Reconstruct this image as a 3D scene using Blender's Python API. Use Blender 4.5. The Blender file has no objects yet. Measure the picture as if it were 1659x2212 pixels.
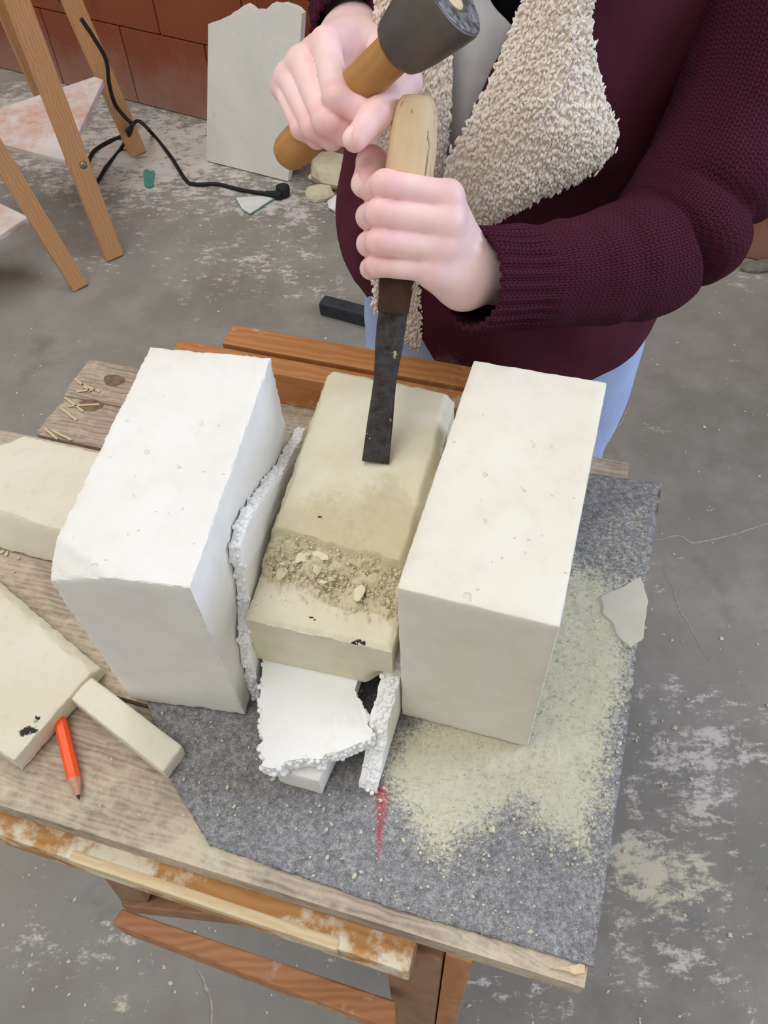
import bpy, bmesh, math, random
import numpy as np
from mathutils import Vector, Matrix

scn = bpy.context.scene
col = scn.collection
R = math.radians

# ------------------------------------------------------------------ camera
IW, IH, FPX = 1659, 2212, 1850.0
PITCH, ROLL = R(52.672), R(-2.836)
CAM = np.array([0.0, 0.0, 1.3851])
_f = np.array([0, math.cos(PITCH), -math.sin(PITCH)])
_r = np.array([1.0, 0, 0]); _u = np.cross(_r, _f)
CR = math.cos(ROLL)*_r + math.sin(ROLL)*_u
CU = -math.sin(ROLL)*_r + math.cos(ROLL)*_u
CF = _f
cd = bpy.data.cameras.new('camera'); co = bpy.data.objects.new('camera', cd); col.objects.link(co)
cd.sensor_fit = 'VERTICAL'; cd.sensor_height = 36; cd.lens = FPX*36/IH; cd.clip_start = .02; cd.clip_end = 60
m4 = Matrix.Identity(4)
for i in range(3):
    m4[i][0], m4[i][1], m4[i][2], m4[i][3] = CR[i], CU[i], -CF[i], CAM[i]
co.matrix_world = m4
scn.camera = co

# ------------------------------------------------------------------ world, lights, exposure
w = bpy.data.worlds.new('workshop_daylight'); scn.world = w; w.use_nodes = True
w.node_tree.nodes['Background'].inputs[0].default_value = (.98, .97, .96, 1)
w.node_tree.nodes['Background'].inputs[1].default_value = .50
def area(name, loc, target, sx, sy, power, color):
    l = bpy.data.lights.new(name, 'AREA'); l.shape = 'RECTANGLE'; l.size = sx; l.size_y = sy
    l.energy = power; l.color = color
    o = bpy.data.objects.new(name, l); col.objects.link(o); o.location = loc
    o.rotation_euler = (Vector(target)-Vector(loc)).to_track_quat('-Z', 'Y').to_euler()
    return o
area('skylight_daylight', (-1.25, -.35, 4.2), (0, .6, .6), 2.0, 2.0, 50, (1, .98, .945))
area('rear_fill_light', (-.9, 2.3, 4.2), (-.3, 1.9, 0), 1.6, 1.6, 42, (1, .985, .96))  # added fill lamp, lifts the brightness at the back; not a known skylight
area('side_window_daylight', (3.4, .9, 2.1), (0, .5, .85), 1.8, 1.6, 118, (.60, .73, 1.0))
vs = scn.view_settings
vs.view_transform = 'Standard'; vs.look = 'None'; vs.gamma = 1; vs.exposure = 0.0; vs.use_curve_mapping = False

# ------------------------------------------------------------------ survey helpers (picture point + one known coordinate -> place in the room)
def ray(u, v): return CF + CR*((u-IW/2)/FPX) + CU*((IH/2-v)/FPX)
def at(u, v, z):
    d = ray(u, v); return CAM + d*((z-CAM[2])/d[2])
def aty(u, v, y):
    d = ray(u, v); return CAM + d*(y/d[1])
def dep(u, v, d): return CAM + ray(u, v)*d
TZ = .75
YAW = R(-18.6027)
EX = np.array([math.cos(YAW), math.sin(YAW), 0]); EY = np.array([-math.sin(YAW), math.cos(YAW), 0])
O0 = np.array([.0061, .2817, 0.0])
def bl(a, b, z): return O0 + a*EX + b*EY + np.array([0, 0, z])       # bench coordinates -> room
def to_bl(P):
    d = np.asarray(P)-O0; return np.array([d@EX, d@EY, P[2]])

# ------------------------------------------------------------------ numeric noise
_rng = np.random.default_rng(7)
_perm = _rng.permutation(256); _perm = np.concatenate([_perm, _perm, _perm])
_val = _rng.uniform(-1, 1, 256)
def vnoise(P, s=1.0):
    P = np.asarray(P, float)*s + 137.3
    i = np.floor(P).astype(int); f = P-i; f = f*f*(3-2*f); i &= 255
    def h(a, b, c): return _val[_perm[_perm[_perm[(i[..., 0]+a) & 255]+((i[..., 1]+b) & 255)]+((i[..., 2]+c) & 255)]]
    x, y, z = f[..., 0], f[..., 1], f[..., 2]
    def L(a, b, t): return a+(b-a)*t
    return L(L(L(h(0,0,0), h(1,0,0), x), L(h(0,1,0), h(1,1,0), x), y), L(L(h(0,0,1), h(1,0,1), x), L(h(0,1,1), h(1,1,1), x), y), z)
def fbm(P, s, o=4):
    a, t, n = 1.0, 0, 0
    for k in range(o): t = t+a*vnoise(P, s*2.03**k); n += a; a *= .5
    return t/n
def sstep(a, b, x):
    t = np.clip((x-a)/(b-a), 0, 1); return t*t*(3-2*t)

# ------------------------------------------------------------------ object helpers
def tag(o, label=None, cat=None, group=None, kind=None):
    if label: o['label'] = label
    if cat: o['category'] = cat
    if group: o['group'] = group
    if kind: o['kind'] = kind
    return o
def thing(name, loc, label, cat, group=None):
    o = bpy.data.objects.new(name, None); col.objects.link(o); o.empty_display_size = .03
    o.location = Vector(loc); return tag(o, label, cat, group)
def root_loc(o):
    v = np.zeros(3)
    while o is not None: v += np.array(o.location); o = o.parent
    return v
def meshdata(name, V, F, smooth=True, uv=None, colr=None, attrs=None):
    me = bpy.data.meshes.new(name); V = np.asarray(V, float)
    me.from_pydata(V.tolist(), [], [tuple(int(i) for i in f) for f in F]); me.update()
    if smooth: me.polygons.foreach_set('use_smooth', [True]*len(me.polygons))
    if uv is not None:
        lay = me.uv_layers.new(name='UVMap'); li = np.zeros(len(me.loops), int); me.loops.foreach_get('vertex_index', li)
        lay.data.foreach_set('uv', np.asarray(uv, float)[li].ravel())
    if colr is not None:
        a = me.color_attributes.new('Col', 'FLOAT_COLOR', 'POINT'); c = np.ones((len(V), 4)); c[:, :3] = colr
        a.data.foreach_set('color', c.ravel())
    for k, val in (attrs or {}).items():
        a = me.attributes.new(k, 'FLOAT', 'POINT'); a.data.foreach_set('value', np.asarray(val, float))
    return me
def mesh(name, V, F, mat, parent=None, smooth=True, base=None, **kw):
    """one mesh object; V in room coordinates; its origin goes to `base` (or the parent's origin)"""
    V = np.asarray(V, float)
    org = root_loc(parent) if parent is not None else (np.array(base, float) if base is not None else np.array([V[:, 0].mean(), V[:, 1].mean(), V[:, 2].min()]))
    me = meshdata(name, V-org, F, smooth, **kw)
    o = bpy.data.objects.new(name, me); col.objects.link(o)
    if parent is not None: o.parent = parent
    else: o.location = Vector(org)
    if mat is not None: me.materials.append(mat)
    return o
def autosmooth(o, ang=35):
    me = o.data; bm = bmesh.new(); bm.from_mesh(me)
    for e in bm.edges: e.smooth = not (len(e.link_faces) == 2 and e.calc_face_angle(0) > R(ang))
    bm.to_mesh(me); bm.free()
def gridfaces(nu, nv, wrapu=False, off=0):
    F = []
    for j in range(nv-1):
        for i in range(nu if wrapu else nu-1):
            a = j*nu+i; b = j*nu+(i+1) % nu
            F.append((off+a, off+b, off+b+nu, off+a+nu))
    return F
def join(parts):
    V, F, n = [], [], 0
    for v, f in parts:
        V.append(np.asarray(v, float)); F += [tuple(int(i)+n for i in q) for q in f]; n += len(v)
    return np.concatenate(V), F
def frame(d, up=(0, 0, 1)):
    x = np.asarray(d, float); x = x/np.linalg.norm(x); up = np.asarray(up, float)
    if abs(x@up) > .97*np.linalg.norm(up): up = np.array([0, 1.0, .1])
    y = np.cross(up, x); y /= np.linalg.norm(y); return x, y, np.cross(x, y)
_boxcache = {}
def boxmesh(L, wd, h, bev):
    k = (round(L, 4), round(wd, 4), round(h, 4), round(bev, 4))
    bm = bmesh.new(); bmesh.ops.create_cube(bm, size=1)
    for v in bm.verts: v.co = Vector((v.co.x*L, v.co.y*wd, v.co.z*h))
    if bev > 0: bmesh.ops.bevel(bm, geom=bm.edges[:], offset=bev, segments=2, affect='EDGES', profile=.6)
    me = bpy.data.meshes.new('box'); bm.to_mesh(me); bm.free()
    return me
def beam(name, p0, p1, wd, h, mat, parent=None, up=(0, 0, 1), bev=.002, data=None):
    """a bar from p0 to p1 (centre line); local x runs along the grain"""
    p0 = np.asarray(p0, float); p1 = np.asarray(p1, float)
    x, y, z = frame(p1-p0, up)
    me = data or boxmesh(np.linalg.norm(p1-p0), wd, h, bev)
    if data is None: me.name = name; me.materials.append(mat)
    o = bpy.data.objects.new(name, me); col.objects.link(o)
    c = (p0+p1)/2
    M = Matrix(((x[0], y[0], z[0], 0), (x[1], y[1], z[1], 0), (x[2], y[2], z[2], 0), (0, 0, 0, 1)))
    o.rotation_euler = M.to_euler()
    if parent is not None: o.parent = parent; c = c-root_loc(parent)
    o.location = Vector(c)
    return o
def lathe(p0, axis, prof, n=32, up=(0, 0, 1)):
    """prof: list of (distance along the axis, radius)"""
    x, y, z = frame(axis, up); V = []
    for s, r in prof:
        for k in range(n):
            a = 2*math.pi*k/n; V.append(np.asarray(p0)+x*s+(y*math.cos(a)+z*math.sin(a))*r)
    F = gridfaces(n, len(prof), True)
    F.append(tuple(range(n))[::-1]); F.append(tuple(len(V)-n+k for k in range(n)))
    return np.array(V), F
def crom(P, n):
    """Catmull-Rom through the points along axis 0, n samples"""
    P = np.asarray(P, float); m = len(P)
    E0 = 2*P[0]-P[1]; E1 = 2*P[-1]-P[-2]; Q = np.concatenate([E0[None], P, E1[None]])
    t = np.linspace(0, m-1, n); i = np.minimum(t.astype(int), m-2); f = (t-i).reshape((-1,)+(1,)*(P.ndim-1))
    a, b, c, d = Q[i], Q[i+1], Q[i+2], Q[i+3]
    return .5*(2*b+(c-a)*f+(2*a-5*b+4*c-d)*f**2+(-a+3*b-3*c+d)*f**3)
def tube(path, rad, n=16, m=80, caps=True, sq=1.0):
    P = crom(path, m); r = crom(np.asarray(rad, float)[:, None], m)[:, 0] if np.ndim(rad) else np.full(m, rad)
    T = np.gradient(P, axis=0); T /= np.linalg.norm(T, axis=1)[:, None]
    y = frame(T[0])[1]; V = []; nrm = []
    for k in range(m):
        y = y-T[k]*(y@T[k]); y /= np.linalg.norm(y); z = np.cross(T[k], y)
        for j in range(n):
            a = 2*math.pi*j/n; d = y*math.cos(a)+z*math.sin(a)*sq
            V.append(P[k]+d*r[k])
    F = gridfaces(n, m, True)
    if caps: F.append(tuple(range(n))[::-1]); F.append(tuple((m-1)*n+k for k in range(n)))
    return np.array(V), F
def lattice(d, step, r):
    k = max(2, int(round((d-2*r)/step)))
    a = np.linspace(r, d-r, k+1)
    return np.concatenate([[0, r*.3], a, [d-r*.3, d]])
def hexa(c8, step=.005, r=.0025, amp=.0006, edge=.0015, freq=60, seed=0, chip=None):
    """a stone with 8 given corners (front-left, front-right, back-right, back-left; bottom then top): worn edges, uneven faces"""
    c8 = np.asarray(c8, float)
    dim = np.array([np.linalg.norm(c8[1]-c8[0]+c8[5]-c8[4])/2, np.linalg.norm(c8[3]-c8[0]+c8[7]-c8[4])/2, np.linalg.norm(c8[4:]-c8[:4], axis=1).mean()])
    ax = [lattice(dim[i], step, r) for i in range(3)]
    n = [len(a) for a in ax]
    I, J, K = np.meshgrid(*[np.arange(k) for k in n], indexing='ij')
    on = (I == 0) | (I == n[0]-1) | (J == 0) | (J == n[1]-1) | (K == 0) | (K == n[2]-1)
    idx = -np.ones(n, int); idx[on] = np.arange(on.sum())
    P = np.stack([ax[0][I[on]], ax[1][J[on]], ax[2][K[on]]], 1)
    q = np.clip(P, r, dim-r); dv = P-q; ln = np.linalg.norm(dv, axis=1); nd = dv/np.maximum(ln, 1e-9)[:, None]
    P2 = q+nd*np.minimum(ln, r)[:, None]
    S = P+seed*13.7
    near = np.sort(np.minimum(P, dim-P), axis=1)[:, 1]            # distance to the closest edge
    disp = amp*fbm(S, freq, 3) - edge*np.exp(-(near/(.0028))**2)*np.clip(fbm(S+5, max(freq*3, 210), 3)+.25, 0, 1)
    P2 = P2+nd*disp[:, None]
    t = P2/dim
    X, Y, Z = t[:, 0:1], t[:, 1:2], t[:, 2:3]
    V = ((c8[0]*(1-X)+c8[1]*X)*(1-Y)+(c8[3]*(1-X)+c8[2]*X)*Y)*(1-Z)+((c8[4]*(1-X)+c8[5]*X)*(1-Y)+(c8[7]*(1-X)+c8[6]*X)*Y)*Z
    if chip:
        cc = c8[chip[0]]; nn = cc-c8.mean(0); nn = nn/np.linalg.norm(nn)+np.array([0, 0, .55]); nn /= np.linalg.norm(nn)
        hgt = (V-(cc-nn*chip[1]))@nn; hgt = hgt+.0015*fbm(V, 130, 3); V = np.where((hgt > 0)[:, None], V-nn*hgt[:, None], V)
    F = []
    def face(A, flip):
        a, b, c, d = A[:-1, :-1].ravel(), A[1:, :-1].ravel(), A[1:, 1:].ravel(), A[:-1, 1:].ravel()
        Q = np.stack([a, b, c, d], 1); F.extend((Q[:, ::-1] if flip else Q).tolist())
    face(idx[:, :, 0], True); face(idx[:, :, -1], False); face(idx[:, 0, :], False); face(idx[:, -1, :], True); face(idx[0], True); face(idx[-1], False)
    return V, F
def blob(r, seed, sub=2, rough=.35, squash=(1, 1, 1), freq=1.3):
    bm = bmesh.new(); bmesh.ops.create_icosphere(bm, subdivisions=sub, radius=1)
    V = np.array([v.co[:] for v in bm.verts]); F = [[v.index for v in f.verts] for f in bm.faces]; bm.free()
    V = V*(1+rough*fbm(V+seed*7.1, freq, 3))[:, None]*np.array(squash)*r
    return V, F
def inpoly(x, y, poly):
    c = np.zeros(np.shape(x), bool); n = len(poly)
    for i in range(n):
        x1, y1 = poly[i]; x2, y2 = poly[(i+1) % n]
        k = ((y1 > y) != (y2 > y)); xx = (x2-x1)*(y-y1)/((y2-y1) if y2 != y1 else 1e-12)+x1
        c ^= k & (x < xx)
    return c
def polydist(x, y, poly):
    """signed distance, positive inside"""
    d = np.full(np.shape(x), 1e9); n = len(poly)
    for i in range(n):
        a = np.array(poly[i]); b = np.array(poly[(i+1) % n]); e = b-a
        t = np.clip(((x-a[0])*e[0]+(y-a[1])*e[1])/(e@e+1e-12), 0, 1)
        d = np.minimum(d, np.hypot(x-a[0]-t*e[0], y-a[1]-t*e[1]))
    return np.where(inpoly(x, y, poly), d, -d)
def prism(poly, z0, z1, jag=0.0, step=.004, seed=0, r=0.001):
    """a slab from an outline (room x,y), subdivided and ragged"""
    pts = []; n = len(poly)
    for i in range(n):
        a = np.array(poly[i][:2]); b = np.array(poly[(i+1) % n][:2]); k = max(1, int(np.linalg.norm(b-a)/step))
        for j in range(k): pts.append(a+(b-a)*j/k)
    P = np.array(pts); m = len(P)
    if jag: 
        c = P.mean(0); dr = P-c; dr /= np.linalg.norm(dr, axis=1)[:, None]
        P = P+dr*(jag*vnoise(np.c_[P, np.full(m, seed*3.3)], 220))[:, None]
    c = P.mean(0); sh = P+(c-P)*r/np.linalg.norm(c-P, axis=1)[:, None]
    rows = [np.c_[sh, np.full(m, z0)], np.c_[P, np.full(m, z0+r)], np.c_[P, np.full(m, z1-r)], np.c_[sh, np.full(m, z1)]]
    F = gridfaces(m, 4, True); F.append(tuple(range(m))[::-1]); F.append(tuple(3*m+k for k in range(m)))
    return np.concatenate(rows), F
# signed distance fields -> surface
def smin(a, b, k):
    h = np.maximum(k-np.abs(a-b), 0)/k; return np.minimum(a, b)-h*h*k*.25
class SDF:
    def __init__(s, lo, hi, h):
        s.lo = np.array(lo, float); s.h = h; s.n = np.ceil((np.array(hi)-s.lo)/h).astype(int)+1
        ax = [s.lo[i]+h*np.arange(s.n[i]) for i in range(3)]
        s.X, s.Y, s.Z = np.meshgrid(*[a.astype(np.float32) for a in ax], indexing='ij')
    def cone(s, a, b, ra, rb):
        a = np.asarray(a, np.float32); e = np.asarray(b, np.float32)-a; L = float(e@e)+1e-12
        x, y, z = s.X-a[0], s.Y-a[1], s.Z-a[2]
        t = np.clip((x*e[0]+y*e[1]+z*e[2])/L, 0, 1)
        return np.sqrt((x-t*e[0])**2+(y-t*e[1])**2+(z-t*e[2])**2)-(ra+t*(rb-ra))
    def ell(s, c, rad):
        c = np.asarray(c, np.float32); rad = np.asarray(rad, np.float32)
        k0 = np.sqrt(((s.X-c[0])/rad[0])**2+((s.Y-c[1])/rad[1])**2+((s.Z-c[2])/rad[2])**2)
        return (k0-1)*rad.min()
    def surface(s, D):
        n = D.shape; ins = D < 0
        cn = [n[0]-1, n[1]-1, n[2]-1]
        acc = np.zeros(cn+[3], np.float32); cnt = np.zeros(cn, np.float32)
        corners = [(a, b, c) for a in (0, 1) for b in (0, 1) for c in (0, 1)]
        def sl(c): return tuple(slice(c[i], c[i]+cn[i]) for i in range(3))
        for c in corners:
            for k in range(3):
                if c[k] == 0:
                    e = list(c); e[k] = 1
                    A = D[sl(c)]; B = D[sl(e)]; x = (A < 0) != (B < 0)
                    t = np.where(x, A/(A-B+1e-12), 0)
                    for q in range(3): acc[..., q] += np.where(x, c[q]+(t if q == k else 0), 0)
                    cnt += x
        act = cnt > 0; idx = -np.ones(cn, int); idx[act] = np.arange(act.sum())
        base = np.stack(np.nonzero(act), 1)
        V = s.lo+s.h*(base+acc[act]/cnt[act][:, None])
        F = []
        for k in range(3):
            o = [i for i in range(3) if i != k]
            A = ins[tuple(slice(0, n[i]-1) if i == k else slice(1, n[i]-1) for i in range(3))]
            B = ins[tuple(slice(1, n[i]) if i == k else slice(1, n[i]-1) for i in range(3))]
            for sgn in (0, 1):
                g = np.stack(np.nonzero((A & ~B) if sgn == 0 else (~A & B)), 1)
                if not len(g): continue
                g[:, o[0]] += 1; g[:, o[1]] += 1
                q = []
                for d0, d1 in ((1, 1), (0, 1), (0, 0), (1, 0)):
                    c = g.copy(); c[:, o[0]] -= d0; c[:, o[1]] -= d1; q.append(idx[c[:, 0], c[:, 1], c[:, 2]])
                Q = np.stack(q, 1)
                flip = (sgn == 1) ^ (k == 1)
                F.append(Q[:, ::-1] if flip else Q)
        return V, np.concatenate(F).tolist()
def relax(V, F, it=2, lam=.5):
    F = np.asarray(F); n = len(V)
    for _ in range(it):
        S = np.zeros_like(V); c = np.zeros(n)
        for k in range(4):
            a, b = F[:, k], F[:, (k+1) % 4]
            np.add.at(S, a, V[b]); np.add.at(c, a, 1); np.add.at(S, b, V[a]); np.add.at(c, b, 1)
        V = V+lam*(S/np.maximum(c, 1)[:, None]-V)
    return V

# ------------------------------------------------------------------ materials
def lin(c): return tuple(((x/255)/12.92 if x/255 <= .04045 else ((x/255+.055)/1.055)**2.4) for x in c)
class Mat:
    def __init__(s, name, rough=.7, spec=.3):
        s.m = bpy.data.materials.new(name); s.m.use_nodes = True; s.nt = s.m.node_tree
        s.b = s.nt.nodes['Principled BSDF']; s.b.inputs['Roughness'].default_value = rough
        s.b.inputs['Specular IOR Level'].default_value = spec
        s._tc = None
    def node(s, t, ins=None, **props):
        n = s.nt.nodes.new(t)
        for k, v in props.items(): setattr(n, k, v)
        for k, v in (ins or {}).items(): s.set(n.inputs[k], v)
        return n
    def set(s, sock, v):
        if isinstance(v, bpy.types.NodeSocket): s.nt.links.new(v, sock)
        elif isinstance(v, (tuple, list)):
            sock.default_value = (*v, 1) if len(v) == 3 and sock.type == 'RGBA' else v
        else: sock.default_value = v
    def tc(s, which='Object'):
        if s._tc is None: s._tc = s.node('ShaderNodeTexCoord')
        return s._tc.outputs[which]
    def map(s, vec=None, scale=(1, 1, 1), rot=(0, 0, 0), loc=(0, 0, 0)):
        return s.node('ShaderNodeMapping', {'Vector': vec or s.tc(), 'Scale': scale, 'Rotation': rot, 'Location': loc}).outputs[0]
    def noise(s, scale, detail=4, rough=.55, vec=None, dist=0, out='Fac'):
        return s.node('ShaderNodeTexNoise', {'Vector': vec or s.tc(), 'Scale': scale, 'Detail': detail, 'Roughness': rough, 'Distortion': dist}).outputs[out]
    def vor(s, scale, vec=None, feature='F1', out='Distance', rand=1):
        return s.node('ShaderNodeTexVoronoi', {'Vector': vec or s.tc(), 'Scale': scale, 'Randomness': rand}, feature=feature).outputs[out]
    def ramp(s, fac, stops, interp='LINEAR'):
        n = s.node('ShaderNodeValToRGB', {'Fac': fac}); r = n.color_ramp; r.interpolation = interp
        while len(r.elements) < len(stops): r.elements.new(.5)
        for e, (p, c) in zip(r.elements, stops):
            e.position = p; e.color = (*c, 1) if isinstance(c, tuple) else (c, c, c, 1)
        return n.outputs[0]
    def mix(s, fac, a, b, mode='MIX'):
        n = s.node('ShaderNodeMix', data_type='RGBA', blend_type=mode)
        s.set(n.inputs[0], fac); s.set(n.inputs[6], a); s.set(n.inputs[7], b); return n.outputs[2]
    def math(s, op, a, b=0.0, clamp=False):
        n = s.node('ShaderNodeMath', operation=op, use_clamp=clamp); s.set(n.inputs[0], a); s.set(n.inputs[1], b); return n.outputs[0]
    def mapr(s, v, a, b, c=0.0, d=1.0):
        return s.node('ShaderNodeMapRange', {'Value': v, 'From Min': a, 'From Max': b, 'To Min': c, 'To Max': d}).outputs[0]
    def attr(s, name, out='Fac'): return s.node('ShaderNodeAttribute', attribute_name=name).outputs[out]
    def color(s, c): s.set(s.b.inputs['Base Color'], c); return s
    def bump(s, h, strength=.4, dist=.001, prev=None):
        ins = {'Height': h, 'Strength': strength, 'Distance': dist}
        if prev is not None: ins['Normal'] = prev
        n = s.node('ShaderNodeBump', ins).outputs[0]; s.set(s.b.inputs['Normal'], n); return n
    def rough(s, v): s.set(s.b.inputs['Roughness'], v); return s

def mat_stone(name, base, tint, pits=.5, dirt=.25, sc=1.0):
    m = Mat(name, .92, .15)
    c = m.mix(m.ramp(m.noise(14*sc, 5), [(.35, 0.0), (.7, 1.0)]), lin(base), lin(tint))
    c = m.mix(m.math('MULTIPLY', m.ramp(m.noise(55*sc, 6, .7), [(.5, 0.0), (.75, 1.0)]), dirt), c, lin(tuple(int(x*.84) for x in tint)))
    h = m.noise(420, 6, .7); pr = m.bump(h, .25, .0008)
    if pits:
        vec = m.map(scale=(1, 1, 1)); wv = m.noise(60, 2, out='Color')
        vv = m.node('ShaderNodeVectorMath', {0: vec, 1: m.node('ShaderNodeVectorMath', {0: wv, 3: .022}, operation='SCALE').outputs[0]}, operation='ADD').outputs[0]
        d = m.vor(52, vv); sel = m.vor(52, vv, out='Color')
        rare = m.ramp(m.node('ShaderNodeSeparateColor', {'Color': sel}).outputs[0], [(.42, 0.0), (.44, 1.0)])
        up = m.ramp(m.node('ShaderNodeSeparateXYZ', {'Vector': m.node('ShaderNodeNewGeometry').outputs['Normal']}).outputs[2], [(.4, 0.0), (.6, 1.0)])
        rare = m.math('MULTIPLY', rare, up)
        ring = m.math('MULTIPLY', m.ramp(d, [(.0, 1.0), (.07, .9), (.13, 0.0), (.2, 0.0)]), rare)
        d2 = m.vor(125, vv); sel2 = m.node('ShaderNodeSeparateColor', {'Color': m.vor(125, vv, out='Color')}).outputs[0]
        ring = m.math('ADD', ring, m.math('MULTIPLY', m.math('MULTIPLY', m.ramp(sel2, [(.80, 0.0), (.82, 1.0)]), up), m.ramp(d2, [(.0, .8), (.08, .6), (.16, 0.0), (.2, 0.0)])), True)
        c = m.mix(m.math('MULTIPLY', ring, pits*.55), c, lin((214, 202, 174)))
        m.bump(m.math('SUBTRACT', 1.0, ring), .8, .0011, pr)
    m.color(c); return m.m
M = {}
M['stone_white'] = mat_stone('limestone_white', (238, 236, 230), (231, 228, 219), .6, .15)
M['stone_cream'] = mat_stone('limestone_cream', (232, 228, 215), (226, 220, 202), .85, .2)
M['stone_yellow'] = mat_stone('limestone_yellow', (226, 220, 194), (214, 205, 172), .3, .5)
M['stone_rubble'] = mat_stone('limestone_rubble', (212, 204, 178), (200, 190, 160), 0, .4)

def mat_carved():
    m = Mat('limestone_carved', .95, .1)
    a = m.attr('worn'); fine = m.noise(160, 6, .75)
    c = m.mix(m.ramp(m.noise(30, 5), [(.3, 0.0), (.7, 1.0)]), lin((232, 227, 205)), lin((220, 212, 182)))
    f = m.ramp(m.math('ADD', a, m.math('MULTIPLY', m.math('SUBTRACT', fine, .5), .8)), [(.35, 0.0), (.75, 1.0)])
    c = m.mix(f, c, m.mix(m.noise(90, 4), lin((216, 207, 172)), lin((202, 192, 160))))
    mk = m.attr('mark'); c = m.mix(m.ramp(m.math('ADD', mk, m.math('MULTIPLY', m.math('SUBTRACT', m.noise(700, 3), .5), .9)), [(.45, 0.0), (.6, 1.0)]), c, lin((52, 50, 52)))
    m.color(c); m.bump(m.math('ADD', m.noise(500, 6, .75), m.math('MULTIPLY', m.math('MULTIPLY', m.noise(110, 5, .7), f), 3.0)), .5, .0014); return m.m
M['carved'] = mat_carved()

def mat_slabmark():
    m = Mat('limestone_slab_marked', .93, .12)
    c = m.mix(m.ramp(m.noise(12, 5), [(.3, 0.0), (.7, 1.0)]), lin((233, 229, 213)), lin((223, 216, 193)))
    mk = m.attr('mark'); c = m.mix(m.ramp(m.math('ADD', mk, m.math('MULTIPLY', m.math('SUBTRACT', m.noise(420, 3), .5), .9)), [(.45, 0.0), (.6, 1.0)]), c, lin((60, 58, 54)))
    c = m.mix(m.math('MULTIPLY', m.ramp(m.noise(80, 6, .7), [(.55, 0.0), (.72, 1.0)]), .3), c, lin((192, 184, 158)))
    m.color(c); m.bump(m.noise(420, 6, .7), .3, .0008); return m.m
M['slab'] = mat_slabmark()

def mat_wood(name, c0, c1, ring=28, dust=0.0, dustc=(228, 218, 190), rough=.6, stretch=14, streak=.5, spec=.3):
    m = Mat(name, rough, spec)
    v = m.map(scale=(1.0, stretch, stretch)); n = m.noise(ring*.35, 3, .5, v, .6)
    g = m.node('ShaderNodeTexWave', {'Vector': m.map(scale=(.35, 1, 1)), 'Scale': ring*2.2, 'Distortion': 7, 'Detail': 3, 'Detail Scale': 1.4}, bands_direction='Y').outputs[1]
    f = m.math('ADD', m.math('MULTIPLY', n, 1-streak), m.math('MULTIPLY', g, streak))
    c = m.mix(m.ramp(f, [(.25, 0.0), (.75, 1.0)]), lin(c0), lin(c1))
    if dust:
        d = m.math('ADD', m.math('MULTIPLY', m.noise(9, 3), .7), m.math('MULTIPLY', m.noise(70, 6, .7), .5))
        c = m.mix(m.ramp(d, [(.78-dust*.35, 0.0), (.86-dust*.3, 1.0)]), c, lin(dustc))
    m.color(c); m.bump(f, .25, .0008); return m.m
M['wood_orange'] = mat_wood('varnished_wood', (172, 114, 64), (186, 128, 78), 16, .36, (206, 188, 160), .5)
M['wood_front'] = mat_wood('front_beam_wood', (178, 126, 70), (196, 146, 90), 16, .47, (230, 222, 198), .6)
M['wood_frame'] = mat_wood('trestle_wood', (178, 122, 80), (192, 138, 96), 16, .25, (196, 180, 160), .6)
M['wood_brown'] = mat_wood('brown_wood', (152, 114, 86), (164, 126, 98), 16, .0)
M['wood_beech'] = mat_wood('beech_wood', (196, 144, 98), (210, 162, 114), 20, .0, rough=.5)
M['wood_end'] = mat_wood('raw_wood', (214, 190, 150), (226, 206, 170), 20, .0)
def mat_plank():
    m = Mat('weathered_plank', .85, .2)
    v = m.map(scale=(1.2, 16, 16)); n = m.noise(10, 5, .6, v, .8)
    # knots bend the grain
    kn = m.vor(7, m.map(scale=(.7, 1.6, 1)))
    v2 = m.node('ShaderNodeVectorMath', {0: m.map(scale=(.25, 1, 1)), 1: m.node('ShaderNodeCombineXYZ', {'Y': m.math('MULTIPLY', m.ramp(kn, [(.0, 1.0), (.4, 0.0)]), .03)}).outputs[0]}, operation='ADD').outputs[0]
    g = m.node('ShaderNodeTexWave', {'Vector': v2, 'Scale': 60, 'Distortion': 9, 'Detail': 4, 'Detail Scale': 1.6}, bands_direction='Y').outputs[1]
    f = m.math('ADD', m.math('MULTIPLY', n, .74), m.math('MULTIPLY', g, .26))
    c = m.ramp(f, [(.2, lin((128, 114, 102))), (.5, lin((168, 152, 136))), (.8, lin((190, 174, 156)))])
    c = m.mix(m.ramp(kn, [(.03, 1.0), (.085, 0.0)]), c, lin((112, 84, 66)))
    d = m.math('ADD', m.math('MULTIPLY', m.noise(7, 3), .7), m.math('MULTIPLY', m.noise(90, 6, .7), .5))
    c = m.mix(m.ramp(d, [(.56, 0.0), (.76, .8)]), c, lin((214, 202, 176)))
    m.color(c); m.bump(f, .5, .0012); return m.m
M['plank'] = mat_plank()

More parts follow.
